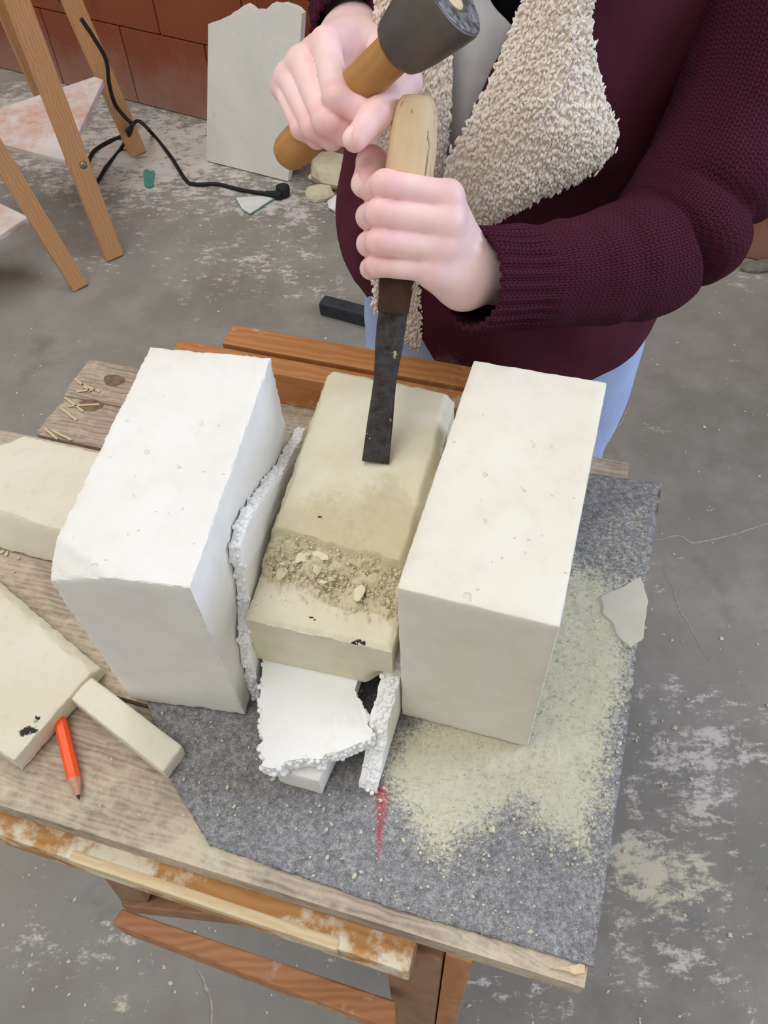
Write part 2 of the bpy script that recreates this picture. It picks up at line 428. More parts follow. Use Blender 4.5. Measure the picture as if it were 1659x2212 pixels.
def mat_felt():
    m = Mat('dusty_felt', .98, .05)
    fib = m.noise(260, 4, .75); fib2 = m.noise(900, 3, .7)
    f = m.math('ADD', m.math('MULTIPLY', fib, .6), m.math('MULTIPLY', fib2, .4))
    c = m.ramp(f, [(.32, lin((92, 91, 93))), (.5, lin((148, 147, 148))), (.66, lin((204, 202, 200)))])
    red = m.ramp(m.math('ADD', m.attr('red'), m.math('MULTIPLY', m.math('SUBTRACT', m.noise(300, 4, .8), .5), 1.4)), [(.45, 0.0), (.8, .7)])
    c = m.mix(red, c, lin((196, 58, 76)))
    d = m.math('ADD', m.attr('dust'), m.math('MULTIPLY', m.math('SUBTRACT', m.noise(330, 5, .8), .5), 2.3))
    c = m.mix(m.ramp(d, [(.4, 0.0), (.78, 1.0)]), c, m.mix(m.noise(40, 4), lin((232, 228, 200)), lin((216, 212, 188))))
    m.color(c); m.bump(m.math('ADD', f, m.math('MULTIPLY', d, .5)), .8, .0018); return m.m
M['felt'] = mat_felt()

def mat_foam():
    m = Mat('polystyrene', .8, .25)
    v = m.vor(330); c = m.mix(m.ramp(m.noise(26, 5, .6), [(.58, 0.0), (.74, .5)]), lin((247, 247, 245)), lin((226, 218, 190)))
    m.color(c); m.bump(v, .25, .0008)
    m.b.inputs['Subsurface Weight'].default_value = .15; m.b.inputs['Subsurface Radius'].default_value = (.01, .01, .01)
    return m.m
M['foam'] = mat_foam()
def mat_concrete():
    m = Mat('concrete_floor', .75, .3)
    big = m.noise(1.3, 5, .6); mid = m.noise(7, 6, .65); fine = m.noise(90, 5, .7)
    c = m.mix(m.ramp(big, [(.35, 0.0), (.65, 1.0)]), lin((128, 125, 116)), lin((152, 148, 138)))
    c = m.mix(m.math('MULTIPLY', m.ramp(mid, [(.45, 0.0), (.7, 1.0)]), .6), c, lin((164, 160, 151)))
    c = m.mix(m.math('MULTIPLY', m.ramp(m.noise(3.1, 4, .6), [(.56, 0.0), (.7, 1.0)]), .45), c, lin((132, 116, 102)))
    c = m.mix(m.math('MULTIPLY', m.ramp(m.noise(5.3, 5, .6), [(.6, 0.0), (.75, 1.0)]), .6), c, lin((104, 104, 102)))
    # smeared and scraped stone dust
    st_ = m.noise(26, 8, .72, m.map(scale=(1, 2.6, 1), rot=(0, 0, R(35))), .25); bt = m.noise(15, 9, .74)
    f = m.math('ADD', m.math('MULTIPLY', m.math('SUBTRACT', st_, .5), 2.0), m.math('MULTIPLY', m.math('SUBTRACT', bt, .5), 2.2))
    f = m.math('ADD', m.attr('dust'), f); f = m.math('ADD', f, m.math('MULTIPLY', m.math('SUBTRACT', m.noise(160, 5, .75), .5), .9))
    c = m.mix(m.ramp(f, [(.52, 0.0), (.82, .9)]), c, m.mix(m.attr('warm'), lin((212, 206, 198)), lin((216, 208, 178))))
    m.color(c); m.rough(m.ramp(mid, [(.3, .55), (.7, .85)])); m.bump(m.math('ADD', fine, m.math('MULTIPLY', f, .3)), .25, .003); return m.m
M['concrete'] = mat_concrete()
def mat_terracotta():
    m = Mat('terracotta_block', .85, .2)
    g = m.node('ShaderNodeTexWave', {'Vector': m.tc(), 'Scale': 26, 'Distortion': .4, 'Detail': 1}, bands_direction='X').outputs[1]
    c = m.mix(m.noise(6, 4), lin((142, 78, 52)), lin((162, 94, 66)))
    c = m.mix(m.math('MULTIPLY', g, .25), c, lin((112, 56, 38)))
    low = m.node('ShaderNodeSeparateXYZ', {'Vector': m.node('ShaderNodeNewGeometry').outputs['Position']}).outputs[2]
    d = m.math('ADD', m.mapr(low, 0, .35, .62, .0), m.math('MULTIPLY', m.math('SUBTRACT', m.noise(7, 6, .65), .5), .8))
    c = m.mix(m.ramp(d, [(.25, 0.0), (.8, .75)]), c, lin((176, 152, 140)))
    m.color(c); m.bump(g, .35, .003); return m.m
M['terracotta'] = mat_terracotta()
def flat(name, c, rough=.7, spec=.3, var=.12, sc=30, bump=.2, metal=0):
    m = Mat(name, rough, spec); d = tuple(max(0, int(x*(1-var))) for x in c)
    m.color(m.mix(m.ramp(m.noise(sc, 5, .6), [(.3, 0.0), (.7, 1.0)]), lin(c), lin(d)))
    if bump: m.bump(m.noise(sc*9, 5, .65), bump, .0008)
    m.b.inputs['Metallic'].default_value = metal; return m.m
M['mortar'] = flat('mortar', (134, 84, 64), .95, .1, .2, 20)
M['grey_lump'] = flat('grey_mortar_lump', (142, 138, 128), .95, .1, .3, 40, .5)
M['rubber'] = flat('black_rubber', (34, 35, 38), .6, .3)
M['dark_bar'] = flat('charcoal_rubber_bar', (58, 62, 66), .7, .3, .25, 40)
M['green_edge'] = flat('green_glass', (86, 158, 142), .3, .5)
M['tile_white'] = flat('white_tile', (228, 226, 220), .5, .4, .06)
M['dust_pale'] = flat('packed_stone_dust', (208, 204, 188), .95, .1, .05, 40, .15)
M['crack'] = flat('crack_filler', (196, 188, 172), .95, .1, .25, 120)
M['chip'] = flat('stone_chip', (228, 220, 192), .92, .1, .12, 90, .4)
M['graphite'] = flat('graphite', (48, 46, 48), .5, .4)
M['pencil_orange'] = flat('orange_lacquer', (255, 92, 30), .35, .5, .05, 40, .05)
M['pencil_wood'] = flat('sharpened_wood', (214, 160, 134), .7, .2, .15, 200)
M['bolt'] = flat('zinc_bolt', (150, 152, 130), .4, .5, .2, 60, .1, .8)
M['splinter'] = flat('pale_splinter', (226, 204, 164), .8, .2, .12, 200)
def mat_marble():
    m = Mat('marble_slab', .5, .4)
    c = m.mix(m.ramp(m.noise(3.2, 6, .62, dist=1.2), [(.38, 0.0), (.7, 1.0)]), lin((244, 242, 234)), lin((226, 226, 220)))
    c = m.mix(m.math('MULTIPLY', m.ramp(m.noise(11, 6, .6, dist=1.5), [(.62, 0.0), (.70, 1.0)]), .6), c, lin((180, 182, 182)))
    c = m.mix(m.math('MULTIPLY', m.ramp(m.noise(8.3, 4, .55, m.map(loc=(3, 7, 1))), [(.68, 0.0), (.74, 1.0)]), .8), c, lin((176, 144, 100)))
    m.color(c); return m.m
M['marble'] = mat_marble()
def mat_iron(name, c, rust, amt, metal=.6, rough=.55):
    m = Mat(name, rough, .5)
    f = m.ramp(m.noise(120, 7, .75), [(.5-amt*.4, 0.0), (.72-amt*.4, 1.0)])
    cc = m.mix(f, lin(c), m.mix(m.noise(300, 4), lin(rust), lin(tuple(int(x*.62) for x in rust))))
    cc = m.mix(m.ramp(m.noise(95, 5, .6, m.map(loc=(5, 2, 9))), [(.66, 0.0), (.70, 1.0)]), cc, lin((206, 188, 140)))
    m.color(cc); m.b.inputs['Metallic'].default_value = metal
    m.rough(m.ramp(f, [(0, rough*.75), (1, .9)])); m.bump(m.noise(380, 6, .75), .6, .0012); return m.m
M['iron'] = mat_iron('rusty_blade_steel', (66, 68, 72), (74, 56, 46), .25, .35)
M['ferrule'] = mat_iron('rusty_ferrule', (74, 58, 50), (92, 66, 50), .7, .4)
M['mallet_iron'] = flat('mallet_iron', (106, 98, 90), .5, .5, .2, 20, .15, .5)
M['mallet_face'] = mat_iron('mallet_face_iron', (168, 170, 174), (110, 104, 98), .35, .7, .4)
M['wood_handle'] = mat_wood('mallet_handle_wood', (166, 118, 66), (180, 132, 78), 26, .0, rough=.45, stretch=9, streak=.25)
def mat_beat():
    m = Mat('pale_beech_handle', .6, .3)
    v = m.map(scale=(1, 7, 7)); n = m.noise(30, 5, .6, v, .5)
    c = m.mix(n, lin((206, 178, 138)), lin((224, 202, 166)))
    ck = m.ramp(m.noise(16, 4, .7, m.map(scale=(.8, 9, 9)), .3), [(.62, 0.0), (.645, 1.0)])
    c = m.mix(m.math('MULTIPLY', ck, .75), c, lin((126, 92, 56)))
    m.color(c); m.bump(m.math('SUBTRACT', n, ck), .4, .001); return m.m
M['beech_handle'] = mat_beat()
def mat_skin():
    m = Mat('skin', .48, .4)
    c = m.mix(m.math('MULTIPLY', m.ramp(m.noise(60, 5, .6), [(.35, 0.0), (.7, 1.0)]), .25), m.attr('Col', 'Color'), lin((220, 172, 166)))
    m.color(c); m.bump(m.noise(700, 4, .6), .12, .0006)
    m.b.inputs['Subsurface Weight'].default_value = .25; m.b.inputs['Subsurface Radius'].default_value = (.0035, .0013, .0009); m.b.inputs['Subsurface Scale'].default_value = 1
    return m.m
M['skin'] = mat_skin()
def mat_knit(rib=False):
    m = Mat('burgundy_knit_rib' if rib else 'burgundy_knit', .95, .1)
    sx = m.node('ShaderNodeSeparateXYZ', {'Vector': m.tc('UV')}); u, v = sx.outputs[0], sx.outputs[1]
    fu = m.math('FRACT', u); tri = m.math('ABSOLUTE', m.math('SUBTRACT', fu, .5))              # 0 centre .. .5 edge
    vv = m.math('FRACT', m.math('ADD', v, m.math('MULTIPLY', tri, 1.3)))
    a = m.math('SINE', m.math('MULTIPLY', vv, math.pi)); b = m.math('SINE', m.math('MULTIPLY', m.math('FRACT', m.math('MULTIPLY', fu, 2)), math.pi))
    h = m.math('MULTIPLY', m.math('POWER', a, .6), m.math('POWER', b, .5))
    h = m.math('ADD', h, m.math('MULTIPLY', m.math('SUBTRACT', m.noise(900, 4, .7), .5), .5))
    c = m.mix(m.ramp(h, [(.1, 0.0), (.8, 1.0)]), lin((46, 18, 30)), lin((92, 38, 56)))
    c = m.mix(m.math('MULTIPLY', m.noise(25, 4), .35), c, lin((66, 26, 42)))
    m.color(c); m.bump(h, .9, .0028)
    m.b.inputs['Sheen Weight'].default_value = .25; m.b.inputs['Sheen Roughness'].default_value = .4; m.b.inputs['Sheen Tint'].default_value = (*lin((150, 80, 105)), 1)
    return m.m
M['knit'] = mat_knit()
def mat_cloth(name, c0, c1, sheen=.2, sc=260, dust=0.0):
    m = Mat(name, .92, .12)
    c = m.mix(m.ramp(m.noise(18, 5, .6), [(.3, 0.0), (.7, 1.0)]), lin(c0), lin(c1))
    if dust:
        c = m.mix(m.ramp(m.math('ADD', m.attr('dust'), m.math('MULTIPLY', m.math('SUBTRACT', m.noise(120, 6, .75), .5), 1.2)), [(.45, 0.0), (1.0, .6)]), c, lin((168, 148, 140)))
    m.color(c); m.bump(m.noise(sc, 5, .7), .35, .001)
    m.b.inputs['Sheen Weight'].default_value = sheen; m.b.inputs['Sheen Roughness'].default_value = .5; m.b.inputs['Sheen Tint'].default_value = (*lin(tuple(min(255, int(x*1.8)) for x in c1)), 1)
    return m.m
M['softshell'] = mat_cloth('burgundy_softshell', (84, 36, 50), (72, 30, 42), .15, 500, dust=1)
M['fleece'] = mat_cloth('beige_fleece', (244, 230, 212), (230, 214, 194), .3, 300)
M['fleece_pile'] = mat_cloth('beige_fleece_pile', (255, 247, 235), (246, 233, 217), .7, 500)
M['shirt_grey'] = mat_cloth('grey_shirt', (214, 214, 214), (200, 200, 202), .1, 600)
M['shirt_black'] = mat_cloth('black_shirt', (22, 22, 24), (16, 16, 18), .1, 600)
M['denim'] = mat_cloth('light_blue_denim', (186, 204, 240), (166, 186, 228), .1, 700)
M['denim_seam'] = mat_cloth('denim_seam', (110, 130, 180), (98, 118, 168), .1, 700)
M['hair'] = mat_cloth('brown_hair', (70, 48, 34), (52, 36, 26), .2, 400)
M['shoe'] = flat('dark_shoe', (44, 42, 42), .6, .3)

# ================================================================== THE SETTING
# concrete floor: a fine grid that carries where stone dust lies
def floor_build():
    xs = np.arange(-3.2, 3.4001, .03); ys = np.arange(-1.6, 4.0001, .03)
    X, Y = np.meshgrid(xs, ys); n, m = len(xs), len(ys)
    P = np.c_[X.ravel(), Y.ravel(), np.zeros(n*m)]
    def patch(u, v, ru, rv, amt):           # dusty patch around a floor point
        c = at(u, v, 0); e = at(u+ru, v, 0); f = at(u, v+rv, 0)
        a = e-c; b = f-c; M2 = np.linalg.inv(np.array([[a[0], b[0]], [a[1], b[1]]]))
        q = (P[:, :2]-c[:2])@M2.T
        return amt*np.exp(-(q**2).sum(1))
    d = np.full(n*m, .08)
    for a in ((330, 330, 360, 150, .82), (600, 440, 180, 70, .66), (120, 220, 220, 70, .7), (560, 560, 240, 100, .44), (200, 560, 120, 40, .4), (650, 640, 160, 40, .35),
              (1420, 1880, 190, 130, .72), (1400, 1930, 110, 36, .75), (1510, 1640, 180, 200, .60), (1460, 2060, 200, 90, .62), (1150, 2150, 160, 80, .45),
              (160, 2060, 170, 90, .42), (250, 2180, 40, 30, .7), (1620, 590, 90, 30, .5), (1420, 930, 50, 16, .5), (80, 2000, 80, 50, .25), (1600, 2150, 120, 100, .2), (1400, 1230, 60, 60, .25)):
        d = np.maximum(d, patch(*a)+.08)
    warm = np.clip(patch(1420, 1900, 260, 160, 1)+patch(250, 2180, 80, 60, 1), 0, 1)
    o = mesh('floor', P, gridfaces(n, m), M['concrete'], base=(0, 0, 0), attrs={'dust': d, 'warm': warm}); tag(o, kind='structure')
    return o
floor = floor_build()
def crack(pts, wd, seed):
    P = np.array([at(u, v, 0.0) for u, v in pts]); Q = crom(P, 60)
    Q[:, :2] += .006*np.c_[vnoise(np.c_[Q[:, :2], np.full(60, seed)], 40), vnoise(np.c_[Q[:, :2], np.full(60, seed+9)], 40)]
    T = np.gradient(Q, axis=0); T /= np.linalg.norm(T, axis=1)[:, None]; Nn = np.c_[-T[:, 1], T[:, 0], T[:, 2]*0]
    ww = wd*(.6+.6*np.abs(vnoise(Q, 60)))[:, None]*np.sin(np.linspace(.15, math.pi-.15, 60))[:, None]
    V = np.concatenate([Q+Nn*ww+[0, 0, -.001], Q+Nn*ww+[0, 0, .0007], Q-Nn*ww+[0, 0, .0007], Q-Nn*ww+[0, 0, -.001]])
    return mesh('floor_crack', V, gridfaces(60, 4), M['crack'], floor)
crack([(1405, 1165), (1470, 1158), (1510, 1172), (1590, 1152), (1690, 1120)], .0028, 1)
crack([(1288, 958), (1315, 935), (1345, 905), (1365, 860)], .0018, 2)
crack([(428, 2070), (440, 2120), (452, 2170), (446, 2240)], .0026, 3)
crack([(1430, 1230), (1470, 1310), (1530, 1430)], .0012, 4)

# terracotta block wall
WA = at(265, 215, 0); WB = at(1620, 560, 0)
WT = (WB-WA)/np.linalg.norm(WB-WA); WN = np.array([-WT[1], WT[0], 0.0])    # WN points into the wall
def wl(s, q, z): return WA+WT*s+WN*q+np.array([0, 0, z])
wv = np.array([wl(s, q, z) for s in (-2.6, 3.6) for q in (.012, .3) for z in (0, 2.15)])
wall = mesh('wall_back', wv, [(0, 1, 5, 4), (2, 6, 7, 3), (0, 2, 3, 1), (4, 5, 7, 6), (1, 3, 7, 5), (0, 4, 6, 2)], M['mortar'], smooth=False, base=wl(0, 0, 0)); tag(wall, kind='structure')
BLK_L, BLK_H = .312, .238
bdata = boxmesh(BLK_L-.004, .06, BLK_H-.004, .002); bdata.name = 'terracotta_block'; bdata.materials.append(M['terracotta'])
for r_ in range(9):
    for k in range(-8, 12):
        s0 = .066+k*BLK_L+(.5*BLK_L if r_ % 2 else 0)
        if -2.5 < s0 and s0+BLK_L < 3.5:
            beam('terracotta_block', wl(s0, .03, r_*BLK_H+BLK_H/2+.001), wl(s0+BLK_L, .03, r_*BLK_H+BLK_H/2+.001), 0, 0, None, wall, data=bdata)

# ================================================================== THINGS ON THE FLOOR
# marble slab leaning on the wall
def marble():
    z0 = .004
    bot = [at(446, 347, z0), at(622, 392, z0)]
    lean = (WN*.16+np.array([0, 0, 1])); lean /= np.linalg.norm(lean)
    ax = bot[1]-bot[0]; L = np.linalg.norm(ax); ax /= L
    nn = np.cross(ax, lean); nn /= np.linalg.norm(nn)                          # thickness direction, away from the camera
    if nn@WN < 0: nn = -nn
    # outline in the slab's own plane, found on the picture rays
    def onp(u, v):
        d = ray(u, v); t = ((bot[0]-CAM)@nn)/(d@nn); P = CAM+d*t-bot[0]; return np.array([P@ax, P@lean])
    out = [onp(*q) for q in ((446, 347), (622, 392), (640, 230), (651, 30), (640, 20), (612, 9), (588, 10), (568, 24), (548, 22), (530, 11), (497, 32), (470, 44), (449, 52))]
    pts = []
    for i in range(len(out)):
        a, b = out[i], out[(i+1) % len(out)]; k = max(1, int(np.linalg.norm(b-a)/.012))
        for j in range(k):
            q = a+(b-a)*j/k
            if 3 <= i <= 11: q = q+.003*np.array([vnoise(np.array([q[0], q[1], 1]), 90), vnoise(np.array([q[0], q[1], 5]), 90)])
            pts.append(q)
    n = len(pts); P = np.array(pts)
    f = bot[0]+np.outer(P[:, 0], ax)+np.outer(P[:, 1], lean)
    V = np.concatenate([f, f+nn*.022]); F = [tuple(range(n)), tuple(range(n, 2*n))[::-1]]+[(i, n+i, n+(i+1) % n, (i+1) % n) for i in range(n)]
    o = mesh('marble_slab', V, F, M['marble'], smooth=False)
    tag(o, 'tall pale veined marble slab with a broken top leaning on the terracotta wall', 'slab')
marble()

# sculptor's tripod stands
def tripod(name, legs, shelf, zs, label, bolts, wd):
    base = np.mean([l[0] for l in legs], axis=0); base[2] = 0
    t = thing(name, base, label, 'stand', 'wooden sculpting stands')
    for a, b in legs:
        beam('leg', np.array(a)+(0, 0, .002), b, wd, .026, M['wood_beech'], t, up=(.55, -.8, .1), bev=.003)
    poly = [np.array(p) for p in shelf]
    V, F = prism([p[:2] for p in poly], zs-.016, zs, 0, .02, r=.002)
    s = mesh('shelf', V, F, M['shelf_dusty'], t); autosmooth(s)
    for p, n_ in bolts:
        V, F = lathe(p, n_, [(-.006, .009), (.001, .009), (.004, .006), (.0045, .002)], 14)
        mesh('bolt', V, F, M['bolt'], t)
    return t
def mat_shelf():
    m = Mat('dusty_shelf', .85, .2)
    d = m.math('ADD', m.noise(3.0, 4, .6), m.math('MULTIPLY', m.math('SUBTRACT', m.noise(40, 5, .7), .5), .4))
    m.color(m.mix(m.ramp(d, [(.30, 0.0), (.52, 1.0)]), lin((206, 152, 122)), lin((222, 212, 208)))); return m.m
M['shelf_dusty'] = mat_shelf()
fa = at(246, 556, 0); fb = at(298, 332, 0); za = .26
lA = (fa, dep(14, -60, 1.80))
tA = np.array(lA[1])
fc = at(60, 330, 0)
def on_line(a, b, z): a = np.array(a); b = np.array(b); return a+(b-a)*((z-a[2])/(b[2]-a[2]))
pB = dep(128, -60, 2.18); pC = dep(-22, -60, 2.30); fC = at(118, 268, 0)
sA = on_line(fa, tA, za)
corner_r = at(224, 172, za); corner_f = at(140, 346, za)
tripod('tripod_stand', [(fa, tA), (fb, pB), (fC, pC)],
       [corner_f, corner_r, at(205, 165, za), at(-90, 262, za), at(-140, 300, za), at(-60, 292, za)], za,
       'beech wood sculpting stand with a dusty triangular shelf standing beside the wall', [(dep(180, 357, 2.035), (.3, -.85, .3))], .05)
fd = at(172, 620, 0); tD = dep(-60, 240, 1.86)
zd = .17
fe = at(-330, 760, 0); ff = at(-260, 420, 0)
tripod('tripod_stand', [(fd, tD), (fe, dep(-260, 200, 2.0)), (ff, dep(-230, 150, 2.3))],
       [at(62, 468, zd), at(0, 438, zd), at(-230, 470, zd), at(-240, 600, zd), at(-60, 545, zd)], zd,
       'beech wood sculpting stand cut by the left edge, its low shelf corner showing', [], .042)

# black cable and plug
t = thing('power_cable', at(400, 390, 0), 'black power cable with an angled plug lying across the dusty floor', 'cable')
z_ = .006
cp = [dep(175, 40, 2.20), dep(204, 84, 2.24), dep(229, 130, 2.30), dep(236, 182, 2.36), dep(249, 226, 2.42), dep(271, 254, 2.45), dep(285, 275, 2.48), at(262, 320, z_), at(230, 360, z_), at(210, 392, z_), at(190, 395, z_), at(185, 370, z_), at(200, 330, z_), at(232, 307, z_), at(262, 294, .014), dep(282, 275, 2.465), dep(300, 262, 2.50), at(330, 290, z_), at(370, 340, z_), at(400, 387, z_), at(420, 398, z_), at(470, 398, z_), at(520, 410, z_), at(578, 419, .008)]
V, F = tube(cp, .0055, 10, 260); mesh('cord', V, F, M['rubber'], t)
p0 = at(575, 418, .011); p1 = at(608, 422, .014)
V, F = tube([p0, p0+(p1-p0)*.5, p1], [.008, .011, .013], 14, 20); b = mesh('plug_neck', V, F, M['rubber'], t)
V, F = lathe(at(612, 424, .0), (.05, .1, 1), [(.001, .016), (.003, .019), (.022, .02), (.03, .019), (.034, .012)], 24); mesh('plug_head', V, F, M['rubber'], t)
# second loop of cable from off frame at the top left
V, F = tube([dep(105, -40, 2.5), dep(125, -5, 2.5), dep(150, 12, 2.5), dep(175, -10, 2.5), dep(180, -50, 2.5)], .0055, 10, 60)
o = mesh('hanging_cable', V, F, M['rubber'], base=dep(150, 12, 2.5)); tag(o, 'short sagging loop of black cable at the top by the stand legs', 'cable')

def slabpoly(name, pts, z0, z1, mat, label, cat, jag=.002, parent=None, group=None, step=.006, r=.0012):
    V, F = prism([at(u, v, z1)[:2] for u, v in pts], z0, z1, jag, step, len(pts), r)
    o = mesh(name, V, F, mat, parent); autosmooth(o, 40)
    if label: tag(o, label, cat, group)
    return o
slabpoly('glass_shard', [(309, 370), (316, 364), (325, 369), (333, 367), (330, 386), (331, 398), (320, 402), (311, 397)], .001, .01, M['green_edge'], 'small turquoise glass scrap on the floor beside the stand leg', 'glass shard', .001)
t = thing('tile_shard', at(545, 445, 0), 'white broken tile shard with a green edge under the black plug', 'tile shard')
slabpoly('shard_body', [(508, 428), (560, 424), (594, 428), (540, 462), (522, 452)], .0008, .006, M['green_edge'], None, None, .001, t)
slabpoly('shard_glaze', [(509, 427), (560, 423), (593, 427), (540, 461), (523, 451)], .006, .0068, M['tile_white'], None, None, .001, t, r=.0003)
V, F = blob(1, 3, 2, .55, (.078, .070, .05), .9); c = at(730, 368, .03); V = V+c; V[:, 2] = np.clip(V[:, 2], .002, .062)
o = mesh('stone_rubble', V, F, M['stone_rubble'], smooth=False); tag(o, 'largest broken stone lump on the floor behind the mallet hand', 'stone')
V, F = blob(1, 11, 2, .4, (.055, .05, .022), .9); V = V+at(752, 440, .012); V[:, 2] = np.clip(V[:, 2], .002, .03)
o = mesh('stone_rubble', V, F, M['stone_white'], smooth=False); tag(o, 'whiter flat stone piece on the floor against the burgundy cardigan', 'stone')
V, F = blob(1, 5, 2, .35, (.018, .015, .012), 1.4); V = V+at(680, 382, .008); V[:, 2] = np.clip(V[:, 2], .001, .03)
o = mesh('stone_rubble', V, F, M['stone_white'], smooth=False); tag(o, 'tiny white stone crumb on the floor beside the largest broken lump', 'stone')
V, F = blob(1, 8, 2, .45, (.04, .03, .02), .9); V = V+at(690, 418, .012); V[:, 2] = np.clip(V[:, 2], .002, .03)
o = mesh('stone_rubble', V, F, M['stone_rubble'], smooth=False); tag(o, 'dark-sided stone fragment in front of the largest broken lump', 'stone')
V, F = blob(1, 9, 3, .4, (.05, .02, .014), 1.6); V = V+at(1640, 574, .008); V[:, 2] = np.clip(V[:, 2], .001, .03)
o = mesh('mortar_crumb', V, F, M['grey_lump'], smooth=False); tag(o, 'crumbled grey mortar lump at the wall foot on the far right', 'stone')
# charcoal bar on the floor
o = beam('rubber_bar', at(696, 658, .02), at(900, 712, .02), .036, .036, M['dark_bar'], None, bev=.005)
tag(o, 'charcoal rubber bar lying on the floor behind the bench', 'bar')

# loose crumbs over the floor
rg = np.random.default_rng(3); parts = []
oct_ = (np.array([[1, 0, 0], [-1, 0, 0], [0, 1, 0], [0, -1, 0], [0, 0, 1], [0, 0, -1]], float), [(0, 2, 4), (2, 1, 4), (1, 3, 4), (3, 0, 4), (2, 0, 5), (1, 2, 5), (3, 1, 5), (0, 3, 5)])
def crumb(c, s, g):
    A = oct_[0]*g.uniform(.6, 1.3, (6, 1))*np.array([1, g.uniform(.5, 1), g.uniform(.3, .6)])*s
    a = g.uniform(0, 6.28); Rz = np.array([[math.cos(a), -math.sin(a), 0], [math.sin(a), math.cos(a), 0], [0, 0, 1]])
    return A@Rz.T+np.asarray(c)+np.array([0, 0, s*.25]), oct_[1]
for k in range(900):
    u, v = rg.uniform(-100, 1760), rg.uniform(150, 2250); c = at(u, v, 0)
    if c@WN > WA@WN-.01: continue
    parts.append(crumb(c, abs(rg.normal(0, .0022))+.0008, rg))
V, F = join(parts); o = mesh('floor_crumbs', V, F, M['chip'], smooth=False, base=(0, 0, 0)); tag(o, 'fine pale stone crumbs scattered over the concrete floor', 'crumbs', kind='stuff')

# ================================================================== THE BENCH
bench = thing('work_trestle', bl(-.1, .1, 0), 'orange varnished wooden trestle carrying the weathered planks', 'trestle')
PT = .747; TH = .026                                                # plank top, thickness
def bbeam(name, a0, b0, z0, a1, b1, z1, mat, wd, h, **k): return beam(name, bl(a0, b0, z0), bl(a1, b1, z1), wd, h, mat, bench, **k)
zt = PT-TH
fb_ = bbeam('front_beam', -.75, -.1345, zt-.017, .052, -.1440, zt-.017, M['wood_front'], .05, .033, bev=.002)
bbeam('planed_edge', -.215, -.1627, zt-.0058, .0, -.1653, zt-.0058, M['wood_end'], .0085, .0125, bev=.002)
bbeam('rear_support_beam', -.40, .22, zt-.021, .12, .22, zt-.021, M['wood_orange'], .06, .04)
bbeam('back_beam', -.331, .3115, PT+.0215, .03, .3115, PT+.0215, M['wood_orange'], .023, .043, bev=.0015)
bbeam('back_beam', -.286, .345, PT+.0195, .03, .345, PT+.0195, M['wood_orange'], .030, .045, bev=.0015)
bbeam('back_rail', -.331, .336, zt-.012, .03, .336, zt-.012, M['wood_orange'], .05, .024)
# right leg runs to the floor, with its lighter edge strip
bbeam('leg', .049, -.135, .001, .049, -.135, zt-.034, M['wood_brown'], .03, .046, up=EX)
bbeam('leg_edge_strip', .083, -.135, .001, .083, -.135, zt-.0, M['wood_frame'], .032, .0195, up=EX)
bbeam('leg', .05, .30, .001, .05, .30, zt-.045, M['wood_frame'], .045, .045, up=EX)
bbeam('leg', -.30, .30, .001, -.30, .30, zt-.045, M['wood_frame'], .045, .045, up=EX)
# short front-left leg, lower frame, brace
zr = .50
def hex8(name, pts, mat):
    V = np.array(pts); F = [(0, 3, 2, 1), (4, 5, 6, 7), (0, 1, 5, 4), (1, 2, 6, 5), (2, 3, 7, 6), (3, 0, 4, 7)]
    me = meshdata(name, V, F, False); bm = bmesh.new(); bm.from_mesh(me); bmesh.ops.recalc_face_normals(bm, faces=bm.faces); bmesh.ops.bevel(bm, geom=bm.edges[:], offset=.0015, segments=1, affect='EDGES'); bm.to_mesh(me); bm.free()
    org = root_loc(bench); o = bpy.data.objects.new(name, me); col.objects.link(o); o.parent = bench
    for v in me.vertices: v.co = v.co-Vector(org)
    me.materials.append(mat); return o
ra, rb_ = at(241, 1994, zr), at(852, 2225, zr); rc, rd = at(857, 2163, zr), at(262, 1962, zr)
dz = np.array([0, 0, -.05])
hex8('lower_rail', [ra+dz, rb_+dz, rc+dz, rd+dz, ra, rb_, rc, rd], M['wood_frame'])
la, lb_ = at(216, 1888, zt-.036), at(292, 1914, zt-.036); lc, ld = at(328, 1960, zr), at(262, 1950, zr)
sh = EY*.02
hex8('leg', [ld, lc, lc+sh, ld+sh, la, lb_, lb_+sh, la+sh], M['wood_brown'])
ba, bb = at(278, 1972, zr+.002), at(600, 2008, .60)
up_ = np.array([0, 0, .03]); bd = EY*.022
hex8('brace', [ba, bb, bb+bd, ba+bd, ba+up_, bb+up_, bb+bd+up_, ba+bd+up_], M['wood_brown'])
bbeam('lower_rail', -.26, -.13, zr-.03, -.26, .30, zr-.03, M['wood_frame'], .03, .045)
bbeam('lower_rail', .03, -.11, zr-.03, .03, .30, zr-.03, M['wood_frame'], .03, .045)

